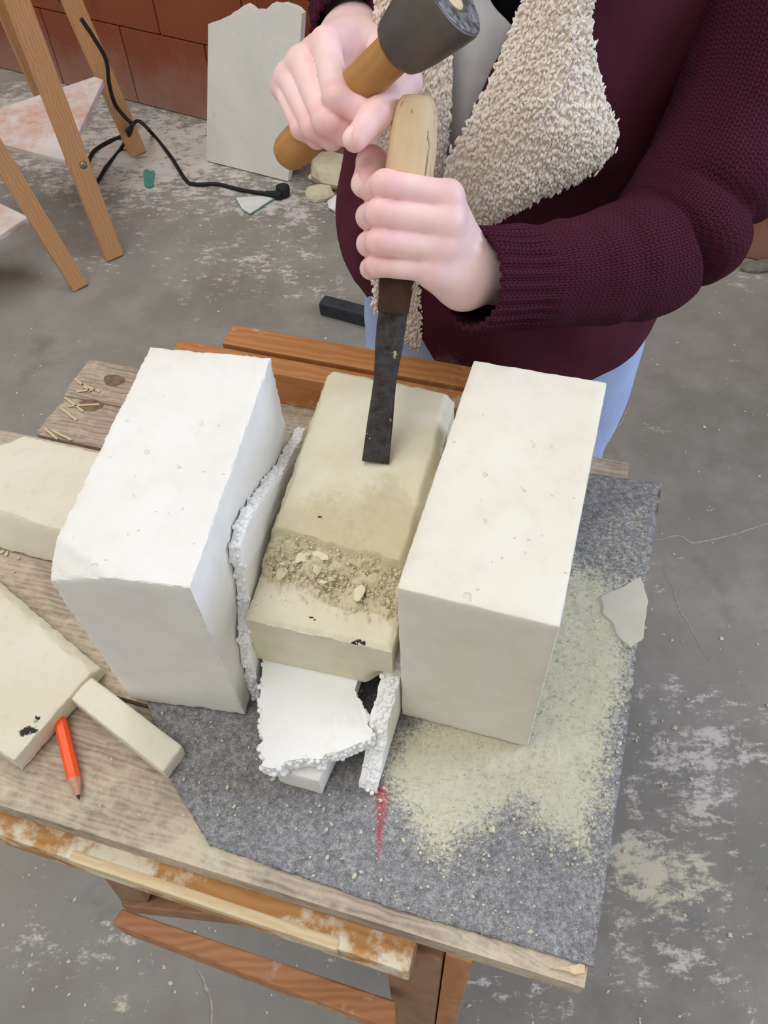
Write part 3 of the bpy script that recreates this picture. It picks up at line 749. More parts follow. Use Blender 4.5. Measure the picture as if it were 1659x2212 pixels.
# planks (each lies loose on the trestle)
planks = []
def plank(a0, a1, b0, b1, label, seed, ragged=None):
    L, wd = a1-a0, b1-b0
    n, m = 60, 14
    xs = np.linspace(-L/2, L/2, n); ys = np.linspace(-wd/2, wd/2, m)
    X, Y = np.meshgrid(xs, ys); Xf, Yf = X.ravel().copy(), Y.ravel()
    if ragged:
        e = .006*fbm(np.c_[Yf, Yf*0+seed, Yf*0], 90, 3)
        Xf += np.where(X.ravel() < -L/2+.03, e, 0)
    Zt = .0006*fbm(np.c_[Xf, Yf, Xf*0+seed], 40, 3)
    edge = np.minimum(Yf+wd/2, wd/2-Yf); Zt = Zt-.0016*np.exp(-(edge/.002)**2)
    top = np.c_[Xf, Yf, Zt]; bot = np.c_[Xf, Yf, np.full(n*m, -TH)]
    F = gridfaces(n, m); k = n*m
    F2 = [tuple(q+k for q in f[::-1]) for f in gridfaces(n, m)]
    ring = list(range(n))+[j*n+n-1 for j in range(1, m)]+list(range(n*m-2, n*(m-1)-1, -1))+[j*n for j in range(m-2, 0, -1)]
    S = [(ring[i], ring[i]+k, ring[(i+1) % len(ring)]+k, ring[(i+1) % len(ring)]) for i in range(len(ring))]
    S = [f[::-1] for f in S]
    me = meshdata('plank', np.concatenate([top, bot]), F+F2+S); me.materials.append(M['plank'])
    bm = bmesh.new(); bm.from_mesh(me); bmesh.ops.recalc_face_normals(bm, faces=bm.faces); bm.to_mesh(me); bm.free()
    o = bpy.data.objects.new('weathered_plank', me); col.objects.link(o)
    o.location = Vector(bl((a0+a1)/2, (b0+b1)/2, PT)); o.rotation_euler = (0, 0, YAW); autosmooth(o, 40)
    planks.append(o); return tag(o, label, 'plank', 'bench planks')
plank(-.445, .142, .255, .312, 'narrow rear bench plank with a dark knot and splintered left end', 1, 1)
plank(-.442, .150, .197, .2535, 'second knotted bench plank from the back with a splintered left end', 2, 1)
plank(-.80, .160, .0715, .193, 'bench plank under the upper left stone slab', 3)
plank(-.80, .165, -.0440, .066, 'bench plank running under the feet of the two big stone blocks', 4)
plank(-.80, .166, -.1490, -.0475, 'front bench plank carrying the orange pencil', 5)
def on_plank(o, name, V, F, mat):
    d = np.asarray(V)-np.array(o.location); ca, sa = math.cos(-YAW), math.sin(-YAW)
    L_ = np.c_[d[:, 0]*ca-d[:, 1]*sa, d[:, 0]*sa+d[:, 1]*ca, d[:, 2]]
    me = meshdata(name, L_, F); me.materials.append(mat); c = bpy.data.objects.new(name, me); col.objects.link(c); c.parent = o; autosmooth(c, 40); return c
M['knot'] = flat('dark_knot', (150, 124, 102), .85, .2, .35, 160, .4)
def knot(o, u, v, ra_, rb2):
    c = to_bl(at(u, v, PT)); k = 26; rings = []
    for q, z in ((1.0, -.002), (1.0, .0004), (.8, .0012), (.35, .0009)):
        rings.append([bl(c[0]+ra_*q*math.cos(t_)*(1+.12*math.sin(3*t_)), c[1]+rb2*q*math.sin(t_), PT+z) for t_ in np.linspace(0, 2*math.pi, k, endpoint=False)])
    V = np.concatenate(rings); F = gridfaces(k, 4, True)+[tuple(range(3*k, 4*k))]; on_plank(o, 'knot', V, F, M['knot'])
knot(planks[0], 246, 822, .012, .0085); knot(planks[1], 196, 876, .013, .0085)
V, F = prism([at(u, v, PT)[:2] for u, v in ((1190, 2092), (1232, 2084), (1264, 2080), (1266, 2104), (1242, 2110), (1215, 2098))], PT-.002, PT+.0016, .0015, .003, 3, .0006)
on_plank(planks[4], 'torn_corner', V, F, M['splinter'])
# splinters at the torn plank ends
rg = np.random.default_rng(5)
for k in range(8):
    b_ = rg.uniform(.20, .29); a_ = rg.uniform(-.444, -.43); L = rg.uniform(.015, .035); an = rg.uniform(-.5, .5)
    p0 = bl(a_, b_, PT+.0014); p1 = bl(a_+L*math.cos(an), b_+L*math.sin(an), PT+.0014)
    o = beam('wood_splinter', p0, p1, .0024, .0006, M['splinter'], None, bev=.0003)
    tag(o, 'thin pale wood splinter at the torn left end of the rear planks', 'splinter', 'plank end splinters')

# ================================================================== FELT MAT
FELT = [(.169, -.136), (.03, -.1375), (-.108, -.133), (-.153, -.099), (-.200, -.045), (-.205, .1), (-.19, .262), (0, .279), (.112, .287), (.174, .2915), (.172, .2), (.171, .0)]
def felt():
    st = .0022
    xs = np.arange(-.215, .18, st); ys = np.arange(-.145, .297, st); X, Y = np.meshgrid(xs, ys); n, m = len(xs), len(ys)
    x, y = X.ravel(), Y.ravel(); sd = polydist(x, y, FELT)+.0012*vnoise(np.c_[x, y, x*0], 150)
    def lp(u, v): q = to_bl(at(u, v, TZ)); return (q[0], q[1])
    heavy = [lp(*q) for q in ((1228, 1190), (1320, 1230), (1400, 1210), (1420, 1300), (1400, 1450), (1340, 1700), (1310, 1890), (1190, 1850), (1120, 1790), (1010, 1840), (975, 1920), (925, 1870), (870, 1790), (822, 1740), (790, 1650), (830, 1600), (870, 1540), (1000, 1400))]
    hd = polydist(x, y, heavy)
    P = np.c_[x, y, x*0]
    dust = sstep(-.02, .038, hd+.014*fbm(P, 60, 4))*.92
    mid = polydist(x, y, [lp(*q) for q in ((1250, 1110), (1420, 1050), (1430, 1250), (1220, 1260))])
    dust = np.maximum(dust, .40*sstep(-.01, .02, mid))
    dust = np.maximum(dust, .16+.12*fbm(P, 30, 3))
    a0 = np.array(lp(826, 1708)); a1 = np.array(lp(818, 1850)); e = a1-a0
    t_ = np.clip(((x-a0[0])*e[0]+(y-a0[1])*e[1])/(e@e), 0, 1); rd_ = np.hypot(x-a0[0]-t_*e[0], y-a0[1]-t_*e[1])
    red = np.clip(1.15-rd_/(.0085*(1-.5*t_)+.001), 0, 1)*(1-.4*t_)
    z = TZ-.0012+.0011*fbm(P, 160, 3)+.0016*dust*(.5+.8*np.clip(fbm(P+3, 230, 3), -1, 1))
    z = z-.010*sstep(-.004, .008, -sd)*0
    nx_, ny_, bd = x.copy(), y.copy(), np.full(len(x), 1e9)
    for i in range(len(FELT)):
        a = np.array(FELT[i]); b = np.array(FELT[(i+1) % len(FELT)]); e_ = b-a
        tt = np.clip(((x-a[0])*e_[0]+(y-a[1])*e_[1])/(e_@e_), 0, 1); qx, qy = a[0]+tt*e_[0], a[1]+tt*e_[1]; dd = np.hypot(x-qx, y-qy)
        k_ = dd < bd; bd = np.where(k_, dd, bd); nx_ = np.where(k_, qx, nx_); ny_ = np.where(k_, qy, ny_)
    sn = (bd < st*.75); x = np.where(sn, nx_+.0007*vnoise(P, 300), x); y = np.where(sn, ny_+.0007*vnoise(P+7, 300), y)
    sd = np.where(sn, 1, sd)
    hole = [lp(*q) for q in ((1296, 1292), (1330, 1275), (1385, 1245), (1398, 1300), (1390, 1380), (1362, 1398), (1335, 1378), (1320, 1345), (1300, 1325))]
    keep = (sd > 0)
    V = np.array([bl(a, b, 0) for a, b in zip(x, y)]); V[:, 2] = z
    fin = keep.reshape(m, n)
    F = [f for f in gridfaces(n, m) if keep[list(f)].all()]
    used = np.unique(np.array(F)); remap = -np.ones(n*m, int); remap[used] = np.arange(len(used))
    Ft = [tuple(remap[list(f)]) for f in F]; Vt = V[used]; k = len(used)
    Vb = Vt.copy(); Vb[:, 2] = PT+.0002
    ec = {}
    for f in Ft:
        for i in range(4): ec[(f[i], f[(i+1) % 4])] = 1
    S = [(b, a, a+k, b+k) for (a, b) in ec if (b, a) not in ec]
    o = mesh('felt_mat', np.concatenate([Vt, Vb]), Ft+S+[tuple(i+k for i in f[::-1]) for f in Ft], M['felt'], attrs={'dust': np.concatenate([dust[used]]*2), 'red': np.concatenate([red[used]]*2)}, base=bl(0, .08, PT))
    tag(o, 'grey felt mat strewn with stone dust on the bench planks', 'felt mat')
    hp = np.array([bl(a, b, 0)[:2] for a, b in hole])
    V, F = prism(hp, TZ-.002, TZ+.0012, .002, .004, 4, .0006)
    o = mesh('plaster_flake', V, F, M['dust_pale']); autosmooth(o, 40); tag(o, 'smooth pale caked dust flake on the right edge of the felt', 'plaster flake')
    return lambda a, b: float(polydist(np.array([a]), np.array([b]), heavy)[0])
heavy_at = felt()
# crumbs lying in the dust
rg = np.random.default_rng(9); parts = []
tries = 0
while len(parts) < 2600 and tries < 30000:
    tries += 1
    a, b = rg.uniform(-.20, .17), rg.uniform(-.135, .29)
    if polydist(np.array([a]), np.array([b]), FELT)[0] < .002: continue
    h = heavy_at(a, b); pr = .9 if h > 0 else .28*math.exp(h/.05)+.05
    if rg.uniform() < pr: parts.append(crumb(bl(a, b, TZ), abs(rg.normal(0, .0006))+.0004, rg))
V, F = join(parts); o = mesh('stone_crumbs', V, F, M['chip'], smooth=False, base=bl(0, 0, TZ)); tag(o, 'fine stone crumbs strewn over the grey felt mat', 'crumbs', kind='stuff')

# ================================================================== STONES ON THE BENCH
def stone(name, c8, mat, label, cat, **k):
    V, F = hexa(c8, **k); o = mesh(name, V, F, mat); autosmooth(o, 28); return tag(o, label, cat)
z0, z1 = TZ+.0016, TZ+.188
stone('limestone_block', [bl(0, 0, z0), bl(.1, 0, z0), bl(.1, .211, z0), bl(0, .211, z0), bl(-.001, 0, z1), bl(.1, -.001, z1), bl(.1, .212, z1), bl(0, .211, z1)],
      M['stone_cream'], 'large cream limestone block with small fossil pits, right of the carved stone', 'stone block', step=.005, r=.0016, amp=.0003, edge=.0010, seed=1)
fl, fr, br, bk = (-.2225, -.046), (-.124, -.034), (-.150, .175), (-.247, .163)
stone('limestone_block', [bl(-.214, -.046, z0), bl(-.119, -.0335, z0), bl(-.145, .178, z0), bl(-.240, .163, z0), bl(*fl, z1), bl(*fr, z1), bl(*br, z1), bl(*bk, z1)],
      M['stone_white'], 'large white limestone block with a chipped front corner, left of the carved stone', 'stone block', step=.003, r=.0012, amp=.0005, edge=.0022, freq=34, seed=2, chip=(4, .0125))
# left slabs, bar, small stone
stone('stone_slab', [bl(-.50, .058, PT+.001), bl(-.262, .058, PT+.001), bl(-.26, .162, PT+.001), bl(-.418, .164, PT+.001), bl(-.50, .085, PT+.040), bl(-.262, .064, PT+.040), bl(-.26, .162, PT+.040), bl(-.42, .1625, PT+.040)],
      M['slab'], 'thick cream stone slab behind the white block on the rear left of the bench', 'stone slab', step=.005, r=.002, amp=.0006, edge=.003, seed=3)
def marked_slab():
    P = [at(24, 1640, .772), at(211, 1428, .772), at(-40, 1216, .772), at(-260, 1440, .772)]
    lo = [np.array([p[0], p[1], PT+.001]) for p in P]; hi = [np.array([p[0], p[1], PT+.021]) for p in P]
    V, F = hexa(lo+hi, step=.003, r=.0014, amp=.0004, edge=.002, seed=4)
    e0, e1 = P[1][:2], P[2][:2]; ed = (e1-e0)/np.linalg.norm(e1-e0); en = np.array([-ed[1], ed[0]]); dd = np.abs((V[:, :2]-e0)@en)
    V[:, 2] -= np.where(V[:, 2] > PT+.012, 1, 0)*np.clip(.0095-dd+.004*fbm(V, 90, 3), 0, .012)*.8
    mk = np.zeros(len(V))
    for u, v, r in ((46, 1577, .0042), (58, 1574, .004), (76, 1549, .003), (70, 1573, .0032)):
        c = at(u, v, .772); mk = np.maximum(mk, 1-np.linalg.norm(V[:, :2]-c[:2], axis=1)/r*.6)
    o = mesh('stone_slab', V, F, M['slab'], attrs={'mark': np.clip(mk, 0, 1)}); autosmooth(o, 28); tag(o, 'thin cream stone slab with black smudges at the left edge of the bench', 'stone slab')
marked_slab()
P = [at(150, 1507, .765), at(352, 1668, .765), at(394, 1610, .765), at(196, 1460, .765)]
stone('stone_bar', [np.array([*p[:2], PT+.001]) for p in P]+[np.array([*p[:2], .765]) for p in P], M['slab'], 'narrow cream stone bar beside the orange pencil', 'stone bar', step=.003, r=.002, amp=.0002, edge=.0008, seed=5)
stone('support_stone', [bl(-.075, -.077, z0), bl(-.040, -.077, z0), bl(-.034, -.02, z0), bl(-.070, -.02, z0), bl(-.075, -.076, .775), bl(-.041, -.076, .775), bl(-.034, -.02, .775), bl(-.070, -.02, .775)],
      M['stone_white'], 'small grey-white stone block under the flat polystyrene piece', 'stone block', step=.004, r=.0012, amp=.0003, edge=.001, seed=6)

# carved stone: the step being chiselled
CZ0 = .7945
def carved():
    fl_, fr_, br_, bl_ = np.array([-.1145, -.003]), np.array([-.006, 0.0]), np.array([-.0185, .2385]), np.array([-.133, .241])
    n, m = 90, 190
    s, t = np.meshgrid(np.linspace(0, 1, n), np.linspace(0, 1, m)); s = s.ravel(); t = t.ravel()
    q = ((fl_*(1-s[:, None])+fr_*s[:, None])*(1-t[:, None])+(bl_*(1-s[:, None])+br_*s[:, None])*t[:, None])
    P = np.c_[q, q[:, :1]*0]
    # left outline notch at the step
    stepy = .066-.004*s+.004*fbm(P, 60, 3)
    rear = sstep(-.004, .003, q[:, 1]-stepy)
    zr_ = .0165+.0008*fbm(P, 40, 3)-.0022*sstep(.30, .0, np.abs(s-.66))*sstep(.16, .11, q[:, 1])*(.6+.9*fbm(P, 120, 3))
    rough_ = sstep(.020, .032, q[:, 1]+.012*fbm(P+2, 50, 3)+.010*(s-.5))*(1-rear)
    cell = np.abs(fbm(P+9, 130, 4)); zf = .0004*fbm(P, 60, 2)+rough_*(.0085*sstep(.034, .068, q[:, 1]+.012*(.5-s))+.002+.0060*fbm(P+1, 70, 4)-.0035*np.exp(-(cell/.05)**2)+.0012*np.round(2.2*vnoise(P+4, 95)))
    z = CZ0+.0605+rear*zr_+(1-rear)*zf
    ed = np.minimum(np.minimum(s, 1-s)*.11, np.minimum(t, 1-t)*.24)
    z = z-.0028*np.exp(-(ed/.0022)**2)*(1+.8*fbm(P, 200, 3))
    z = z-.009*rear*sstep(.93, 1.0, s+.03*fbm(P, 40, 3))-.006*rear*sstep(.055, .0, s+.03*fbm(P, 40, 3))
    worn = np.clip(rough_*1.0+rear*(.75*sstep(.16, .10, q[:, 1]+.3*np.abs(s-.72)*.25+.03*fbm(P, 35, 4)))+.12, 0, 1)
    mark = np.zeros(len(s))
    for u, v, L, r, zz in ((765, 1386, 0, .0028, .855), (785, 1387, 0, .0026, .855), (691, 1117, 0, .0022, .871), (675, 1335, 0, .0014, .855), (670, 1334, 0, .0014, .855), (680, 1339, 0, .0013, .855), (553, 1309, 0, .0014, .855), (722, 800, 0, .0022, .871), (755, 806, 0, .002, .871), (775, 1383, 0, .0022, .855)):
        c = to_bl(at(u, v, zz)); mark = np.maximum(mark, 1-np.hypot((q[:, 0]-c[0]), (q[:, 1]-c[1])*1.6)/r*.6)
    V = np.array([bl(a, b, 0) for a, b in q]); V[:, 2] = z
    top = V; k = n*m
    rings = [top]
    ring = list(range(n))+[j*n+n-1 for j in range(1, m)]+list(range(n*m-2, n*(m-1)-1, -1))+[j*n for j in range(m-2, 0, -1)]
    R0 = top[ring]; nr = len(ring); ctr = top.mean(0); Vs = [top]
    dirs = (R0-ctr)[:, :2]; dirs /= np.linalg.norm(dirs, axis=1)[:, None]
    levels = [.997, .9, .75, .6, .45, .3, .15, .0]
    for lv in levels:
        Z = CZ0+(R0[:, 2]-CZ0)*lv; Q = R0.copy(); Q[:, 2] = Z
        dd = .0015*fbm(np.c_[Q[:, :2], Z], 60, 3)
        dd = dd-.010*sstep(.45, .1, np.full(nr, lv))*sstep(-.03, -.012, to_bl_arr(Q)[:, 0])*sstep(.03, .0, to_bl_arr(Q)[:, 1])
        Q[:, :2] += dirs*dd[:, None]; Vs.append(Q)
    V = np.concatenate(Vs); F = gridfaces(n, m)
    prev = ring
    for i in range(len(levels)):
        cur = [k+i*nr+j for j in range(nr)]
        F += [(prev[j], cur[j], cur[(j+1) % nr], prev[(j+1) % nr]) for j in range(nr)]
        prev = cur
    F.append(tuple(prev))
    ext = len(V)-k
    o = mesh('carved_stone', V, F, M['carved'], attrs={'worn': np.concatenate([worn, np.full(ext, .15)]), 'mark': np.concatenate([np.clip(mark, 0, 1), np.zeros(ext)])}, base=bl(-.065, .12, CZ0))
    bm = bmesh.new(); bm.from_mesh(o.data); bmesh.ops.recalc_face_normals(bm, faces=bm.faces); bm.to_mesh(o.data); bm.free()
    autosmooth(o, 45)
    tag(o, 'yellowish limestone with a half carved step under the chisel', 'stone block')
    # flakes and crumbs in the rough step
    rg = np.random.default_rng(21); parts = []
    for i in range(1100):
        a = rg.uniform(-.112, -.012); b = np.clip(rg.normal(.046, .012), .016, .066)
        parts.append(crumb(bl(a, b, CZ0+.0625+.0085*float(sstep(.034, .068, b+.012*(.5-(a+.115)/.11)))+rg.uniform(0, .003)), abs(rg.normal(0, .0007))+.0003, rg))
    V, F = join(parts); g = mesh('rubble', V, F, M['stone_rubble'], o, smooth=False); g['kind'] = 'stuff'
    for i in range(9):
        a = rg.uniform(-.108, -.014); b = rg.uniform(.026, .062); L = rg.uniform(.004, .011)
        pv, pf = blob(1, i+40, 1, .5, (L*.9, L*rg.uniform(.35, .6), L*.16), 1.2)
        an = rg.uniform(0, 3.1); ca, sa = math.cos(an), math.sin(an); pv = pv@np.array([[ca, sa, 0], [-sa, ca, 0], [0, 0, 1]])
        tl = rg.uniform(-.3, .3); pv[:, 2] += pv[:, 0]*tl
        mesh('stone_flake', pv+bl(a, b, CZ0+.0655+.0085*float(sstep(.034, .068, b))), pf, M['stone_yellow'] if i % 3 else M['stone_rubble'], o, smooth=False)
def to_bl_arr(Q): d = Q-O0; return np.stack([d@EX, d@EY], 1)
carved()
# wedge stones hidden under the carved stone keep it level
stone('packing_stone', [bl(-.105, .13, z0), bl(-.035, .13, z0), bl(-.035, .22, z0), bl(-.105, .22, z0), bl(-.105, .13, CZ0-.0008), bl(-.035, .13, CZ0-.0008), bl(-.035, .22, CZ0-.0008), bl(-.105, .22, CZ0-.0008)],
      M['stone_yellow'], 'low packing stone in the dark gap under the rear of the carved stone', 'stone block', step=.01, seed=8)

# ------------------------------------------------------------------ polystyrene
ico = blob(1, 0, 1, 0)
def beads(pts, nrm_pairs, rg, r=(.0016, .0027)):
    parts = []
    for p in pts:
        s = rg.uniform(*r); parts.append((ico[0]*s+p, ico[1]))
    return join(parts)
def foam_sheet(name, outline, nrm, th, label, ragged, seed):
    """outline: room points in one plane; nrm: thickness direction; ragged: which edges are torn into beads"""
    rg = np.random.default_rng(seed); out = np.array(outline); n = len(out); nrm = np.asarray(nrm)/np.linalg.norm(nrm)
    pts, tear = [], []
    for i in range(n):
        a, b = out[i], out[(i+1) % n]; k = max(1, int(np.linalg.norm(b-a)/.0025))
        for j in range(k):
            p = a+(b-a)*j/k
            if i in ragged: p = p+.0028*np.array([vnoise(p+seed, 170), vnoise(p+seed+4, 170), vnoise(p+seed+8, 170)])*(1-.6*abs(np.array(nrm)))
            pts.append(p); tear.append(i in ragged)
    P = np.array(pts); m = len(P)
    V = np.concatenate([P, P+nrm*th]); F = [tuple(range(m)), tuple(range(m, 2*m))[::-1]]+[(i, i+m, (i+1) % m+m, (i+1) % m) for i in range(m)]
    t = thing(name, [*P[:, :2].mean(0), P[:, 2].min() if nrm[2] > -.5 else P[:, 2].min()-th], label, 'polystyrene', 'polystyrene packing')
    o = mesh('foam_body', V, F, M['foam'], t, smooth=False)
    bm = bmesh.new(); bm.from_mesh(o.data); bmesh.ops.recalc_face_normals(bm, faces=bm.faces); bm.to_mesh(o.data); bm.free()
    bp = []
    c = P.mean(0)
    for p, tr in zip(P, tear):
        if tr:
            for k in range(3): bp.append(p+nrm*rg.uniform(.001, th-.001)+(c-p)/np.linalg.norm(c-p)*rg.uniform(-.0008, .0015)+rg.normal(0, .0006, 3))
    V, F = beads(bp, None, rg); b = mesh('torn_bead_edge', V, F, M['foam'], t); b['kind'] = 'stuff'
    return t
zf_ = CZ0-.0012
foam_sheet('polystyrene_sheet', [bl(-.107, .03, zf_), bl(-.109, -.004, zf_), bl(-.096, -.044, zf_), bl(-.0785, -.083, zf_), bl(-.042, -.064, zf_), bl(-.0115, -.0425, zf_), bl(-.012, -.034, zf_), bl(-.026, -.018, zf_), bl(-.034, -.008, zf_), bl(-.034, .03, zf_)],
           (0, 0, -1), .0165, 'flat white polystyrene piece with torn edges under the front of the carved stone', {1, 2, 3, 4, 5, 6, 7}, 31)
# right upright sheet, between carved stone and right block
xq = -.0015
foam_sheet('polystyrene_sheet', [bl(xq, -.064, TZ+.002), bl(xq, -.060, TZ+.010), bl(xq, -.042, TZ+.026), bl(xq, -.030, TZ+.045), bl(xq, -.010, TZ+.056), bl(xq, .012, TZ+.064), bl(xq, .09, TZ+.064), bl(xq, .09, TZ+.002)],
           -EX, .0135, 'upright white polystyrene strip wedged against the right limestone block', {0, 1, 2, 3, 4}, 33)
# left upright sheet, leaning between the left block and the carved stone
def lf(b, z):                                                       # its left face follows the left block's side
    k = (z-TZ)/.188; return bl((-.119-.1225*(b+.0335))*(1-k)+(-.124-.1244*(b+.034))*k+.0012, b, z)
nrmL = np.cross((lf(.1, .8)-lf(0, .8)), (lf(.1, .9)-lf(.1, .8))); nrmL /= np.linalg.norm(nrmL)
if nrmL@EX < 0: nrmL = -nrmL
foam_sheet('polystyrene_sheet', [lf(b_, z_) for b_, z_ in ((-.019, .752), (-.014, .796), (-.008, .827), (.013, .852), (.018, .873), (.023, .9), (.048, .906), (.093, .882), (.136, .86), (.195, .838), (.195, .752))],
           nrmL, .0085, 'tall white polystyrene strip with a torn beaded edge along the left limestone block', {0, 1, 2, 3, 4, 5, 6, 7, 8}, 35)

# ------------------------------------------------------------------ pencil
a, b = at(130, 1556, PT+.006), at(171, 1727, PT+.006)
t = thing('carpenter_pencil', (a+b)/2-np.array([0, 0, .006]), 'bright orange pencil stub lying on the front plank', 'pencil')
x, y, z = frame(b-a); L = np.linalg.norm(b-a)
def hexring(c, w1, h1): return [c+y*(w1*p)+z*(h1*q) for p, q in ((1, .45), (.5, 1), (-.5, 1), (-1, .45), (-1, -.45), (-.5, -1), (.5, -1), (1, -.45))]
def stack(rings):
    n = len(rings[0]); V = np.concatenate([np.array(r) for r in rings]); F = gridfaces(n, len(rings), True); F += [tuple(range(n))[::-1], tuple(len(V)-n+i for i in range(n))]; return V, F
V, F = stack([hexring(a, .0044, .0044), hexring(a+x*.0008, .0048, .0050), hexring(a+x*(L*.76), .0048, .0050)]); mesh('shaft', V, F, M['pencil_orange'], t, smooth=False)
V, F = stack([hexring(a+x*(L*.76), .0047, .0049), hexring(a+x*(L*.955), .0016, .0018)]); mesh('sharpened_cone', V, F, M['pencil_wood'], t, smooth=False)
V, F = stack([hexring(a+x*(L*.955), .0016, .0018), hexring(a+x*L, .0004, .0004)]); mesh('lead', V, F, M['graphite'], t, smooth=False)

# ------------------------------------------------------------------ single stone chips
rg = np.random.default_rng(12)
chips = [(705, 1792, 5), (716, 1780, 5), (707, 1852, 6), (765, 1892, 7), (871, 1815, 7), (491, 1701, 7), (506, 1742, 6), (590, 1682, 8), (430, 1690, 4), (470, 1760, 4), (560, 1745, 4), (640, 1790, 4), (690, 1740, 4), (530, 1660, 4), (620, 1740, 4), (330, 1690, 4), (300, 1760, 4), (218, 1705, 4), (215, 1740, 4), (395, 1760, 4), (240, 1640, 4), (260, 1600, 5), (830, 1702, 6), (350, 1540, 5), (455, 1560, 4), (480, 1600, 4), (555, 1640, 3)]
dataA = []
for s_ in range(6):
    v_, f_ = blob(1, 60+s_, 1, .4, (1, .65, .35), 1.1); me = meshdata('chip', v_, f_, False); me.materials.append(M['chip']); dataA.append(me)
for k, (u, v, s_) in enumerate(chips):
    o = bpy.data.objects.new('stone_chip', dataA[k % 6]); col.objects.link(o); s = s_*.00022*1.5
    o.location = Vector(at(u, v, TZ+.0012)); o.scale = (s, s, s); o.rotation_euler = (0, 0, rg.uniform(0, 6))
    tag(o, 'tiny pale stone chip lying on the front of the bench', 'stone chip', 'stone chips')
for k, (u, v, s_) in enumerate([(4, 1192, 9), (14, 1196, 9), (40, 1205, 6), (30, 1235, 5)]):
    o = bpy.data.objects.new('stone_chip', dataA[k % 6]); col.objects.link(o); s = s_*.00022*1.5
    o.location = Vector(at(u, v, PT+.0012)); o.scale = (s, s, s); o.rotation_euler = (0, 0, .6+k)
    tag(o, 'tiny pale stone chip on the bare plank between the two left slabs', 'stone chip', 'plank chips')

# ================================================================== CHISEL
ct, ch = at(811, 999, .8735), dep(903, 210, .61)
cx = (ch-ct)/np.linalg.norm(ch-ct); CL = np.linalg.norm(ch-ct)
vn = -(ct-CAM)/np.linalg.norm(ct-CAM); cn_ = vn-cx*(vn@cx); cn_ /= np.linalg.norm(cn_); cw = np.cross(cn_, cx)
chisel = thing('stone_chisel', ct, 'wide flat chisel with a pale wooden handle held upright on the carved stone', 'chisel')
def brect(s, w_, t_, off=0.0, ch_=.22):
    c = ct+cx*(s*CL)+cn_*off; a, b = w_/2, t_/2; k = min(w_, t_)*ch_
    return [c+cw*p+cn_*q for p, q in ((a, b-k), (a-k, b), (-a+k, b), (-a, b-k), (-a, -b+k), (-a+k, -b), (a-k, -b), (a, -b+k))]
prof = [(0, .0212, .0016, .0), (.004, .0214, .003, .0), (.02, .0212, .0045, -.0005), (.12, .0200, .0055, -.001), (.20, .0180, .0065, -.001), (.25, .0176, .0075, -.001), (.29, .0190, .0085, -.001), (.34, .0212, .0095, 0), (.40, .0222, .011, 0), (.434, .0218, .013, 0), (.445, .016, .012, 0)]
ss = np.linspace(0, .445, 90); pa = np.array(prof)
V, F = stack([brect(s, *[np.interp(s, pa[:, 0], pa[:, k]) for k in (1, 2, 3)]) for s in ss])
V = V+.0004*fbm(V, 120, 3)[:, None]*cn_
b = mesh('blade', V, F, M['iron'], chisel); autosmooth(b, 30)
V, F = lathe(ct, cx, [(s*CL, r) for s, r in ((.432, .004), (.433, .0112), (.437, .0118), (.47, .0122), (.545, .0136), (.555, .0132), (.556, .006))], 36); b = mesh('ferrule', V, F, M['ferrule'], chisel); autosmooth(b, 40)
hp = [(.535, .004), (.536, .0122), (.55, .0130), (.60, .0162), (.70, .0172), (.80, .0176), (.88, .0174), (.94, .0162), (.972, .0146), (.99, .0128), (.9985, .0112), (1.0, .009)]
hq = np.array(hp); sg = np.concatenate([np.linspace(.535, .54, 3), np.linspace(.545, .97, 40), np.linspace(.975, 1.0, 10)])
lo_ = Matrix.Identity(4)
V, F = lathe(np.zeros(3), (1, 0, 0), [(s*CL-.75*CL, np.interp(s, hq[:, 0], hq[:, 1])) for s in sg], 40)
V = V+(.0004*fbm(V, 70, 3))[:, None]*np.c_[V[:, 0]*0, V[:, 1], V[:, 2]]/.017
def oriented(name, V, F, mat, parent, origin, xdir, up=(0, 0, 1)):
    me = meshdata(name, V, F); me.materials.append(mat); o = bpy.data.objects.new(name, me); col.objects.link(o)
    x, y, z = frame(xdir, up); Mx = Matrix(((x[0], y[0], z[0]), (x[1], y[1], z[1]), (x[2], y[2], z[2])))
    o.rotation_euler = Mx.to_euler(); o.parent = parent; o.location = Vector(np.asarray(origin)-root_loc(parent)); return o
h_ = oriented('handle', V, F, M['beech_handle'], chisel, ct+cx*(.75*CL), cx); autosmooth(h_, 50)

# ================================================================== MALLET
ma, mb = dep(610, 345, .676), dep(980, -10, .556)
mx = (mb-ma)/np.linalg.norm(mb-ma); ML = np.linalg.norm(mb-ma)
mallet = thing('round_mallet', ma, 'round iron headed mallet with a brown wooden handle gripped above the chisel', 'mallet')
V, F = lathe(np.zeros(3), (1, 0, 0), [(s, r) for s, r in ((0, .004), (.001, .008), (.004, .0118), (.009, .0142), (.02, .0152), (.06, .0150), (.11, .0144), (.16, .0142), (.70*ML, .0142), (.72*ML, .0142))], 36)
h_ = oriented('handle', V, F, M['wood_handle'], mallet, ma, mx); autosmooth(h_, 50)
hp = [(.70, .010), (.703, .0165), (.716, .0195), (.745, .0218), (.82, .0248), (.92, .0275), (.975, .0286), (.992, .0278)]
V, F = lathe(ma, mx, [(s*ML, r) for s, r in hp]+[(ML*.996, .0262), (ML*.996, .008)], 48)
hd_ = mesh('head', V, F, M['mallet_iron'], mallet); autosmooth(hd_, 40)
V, F = lathe(ma, mx, [(ML*.990, .020), (ML*.9965, .0264), (ML*.999, .0255), (ML*.9985, .0125), (ML*.994, .0112), (ML*.993, .004)], 40); V = V+(.0007*fbm(V, 150, 3))[:, None]*mx
f_ = mesh('striking_face', V, F, M['mallet_face'], hd_); autosmooth(f_, 40)
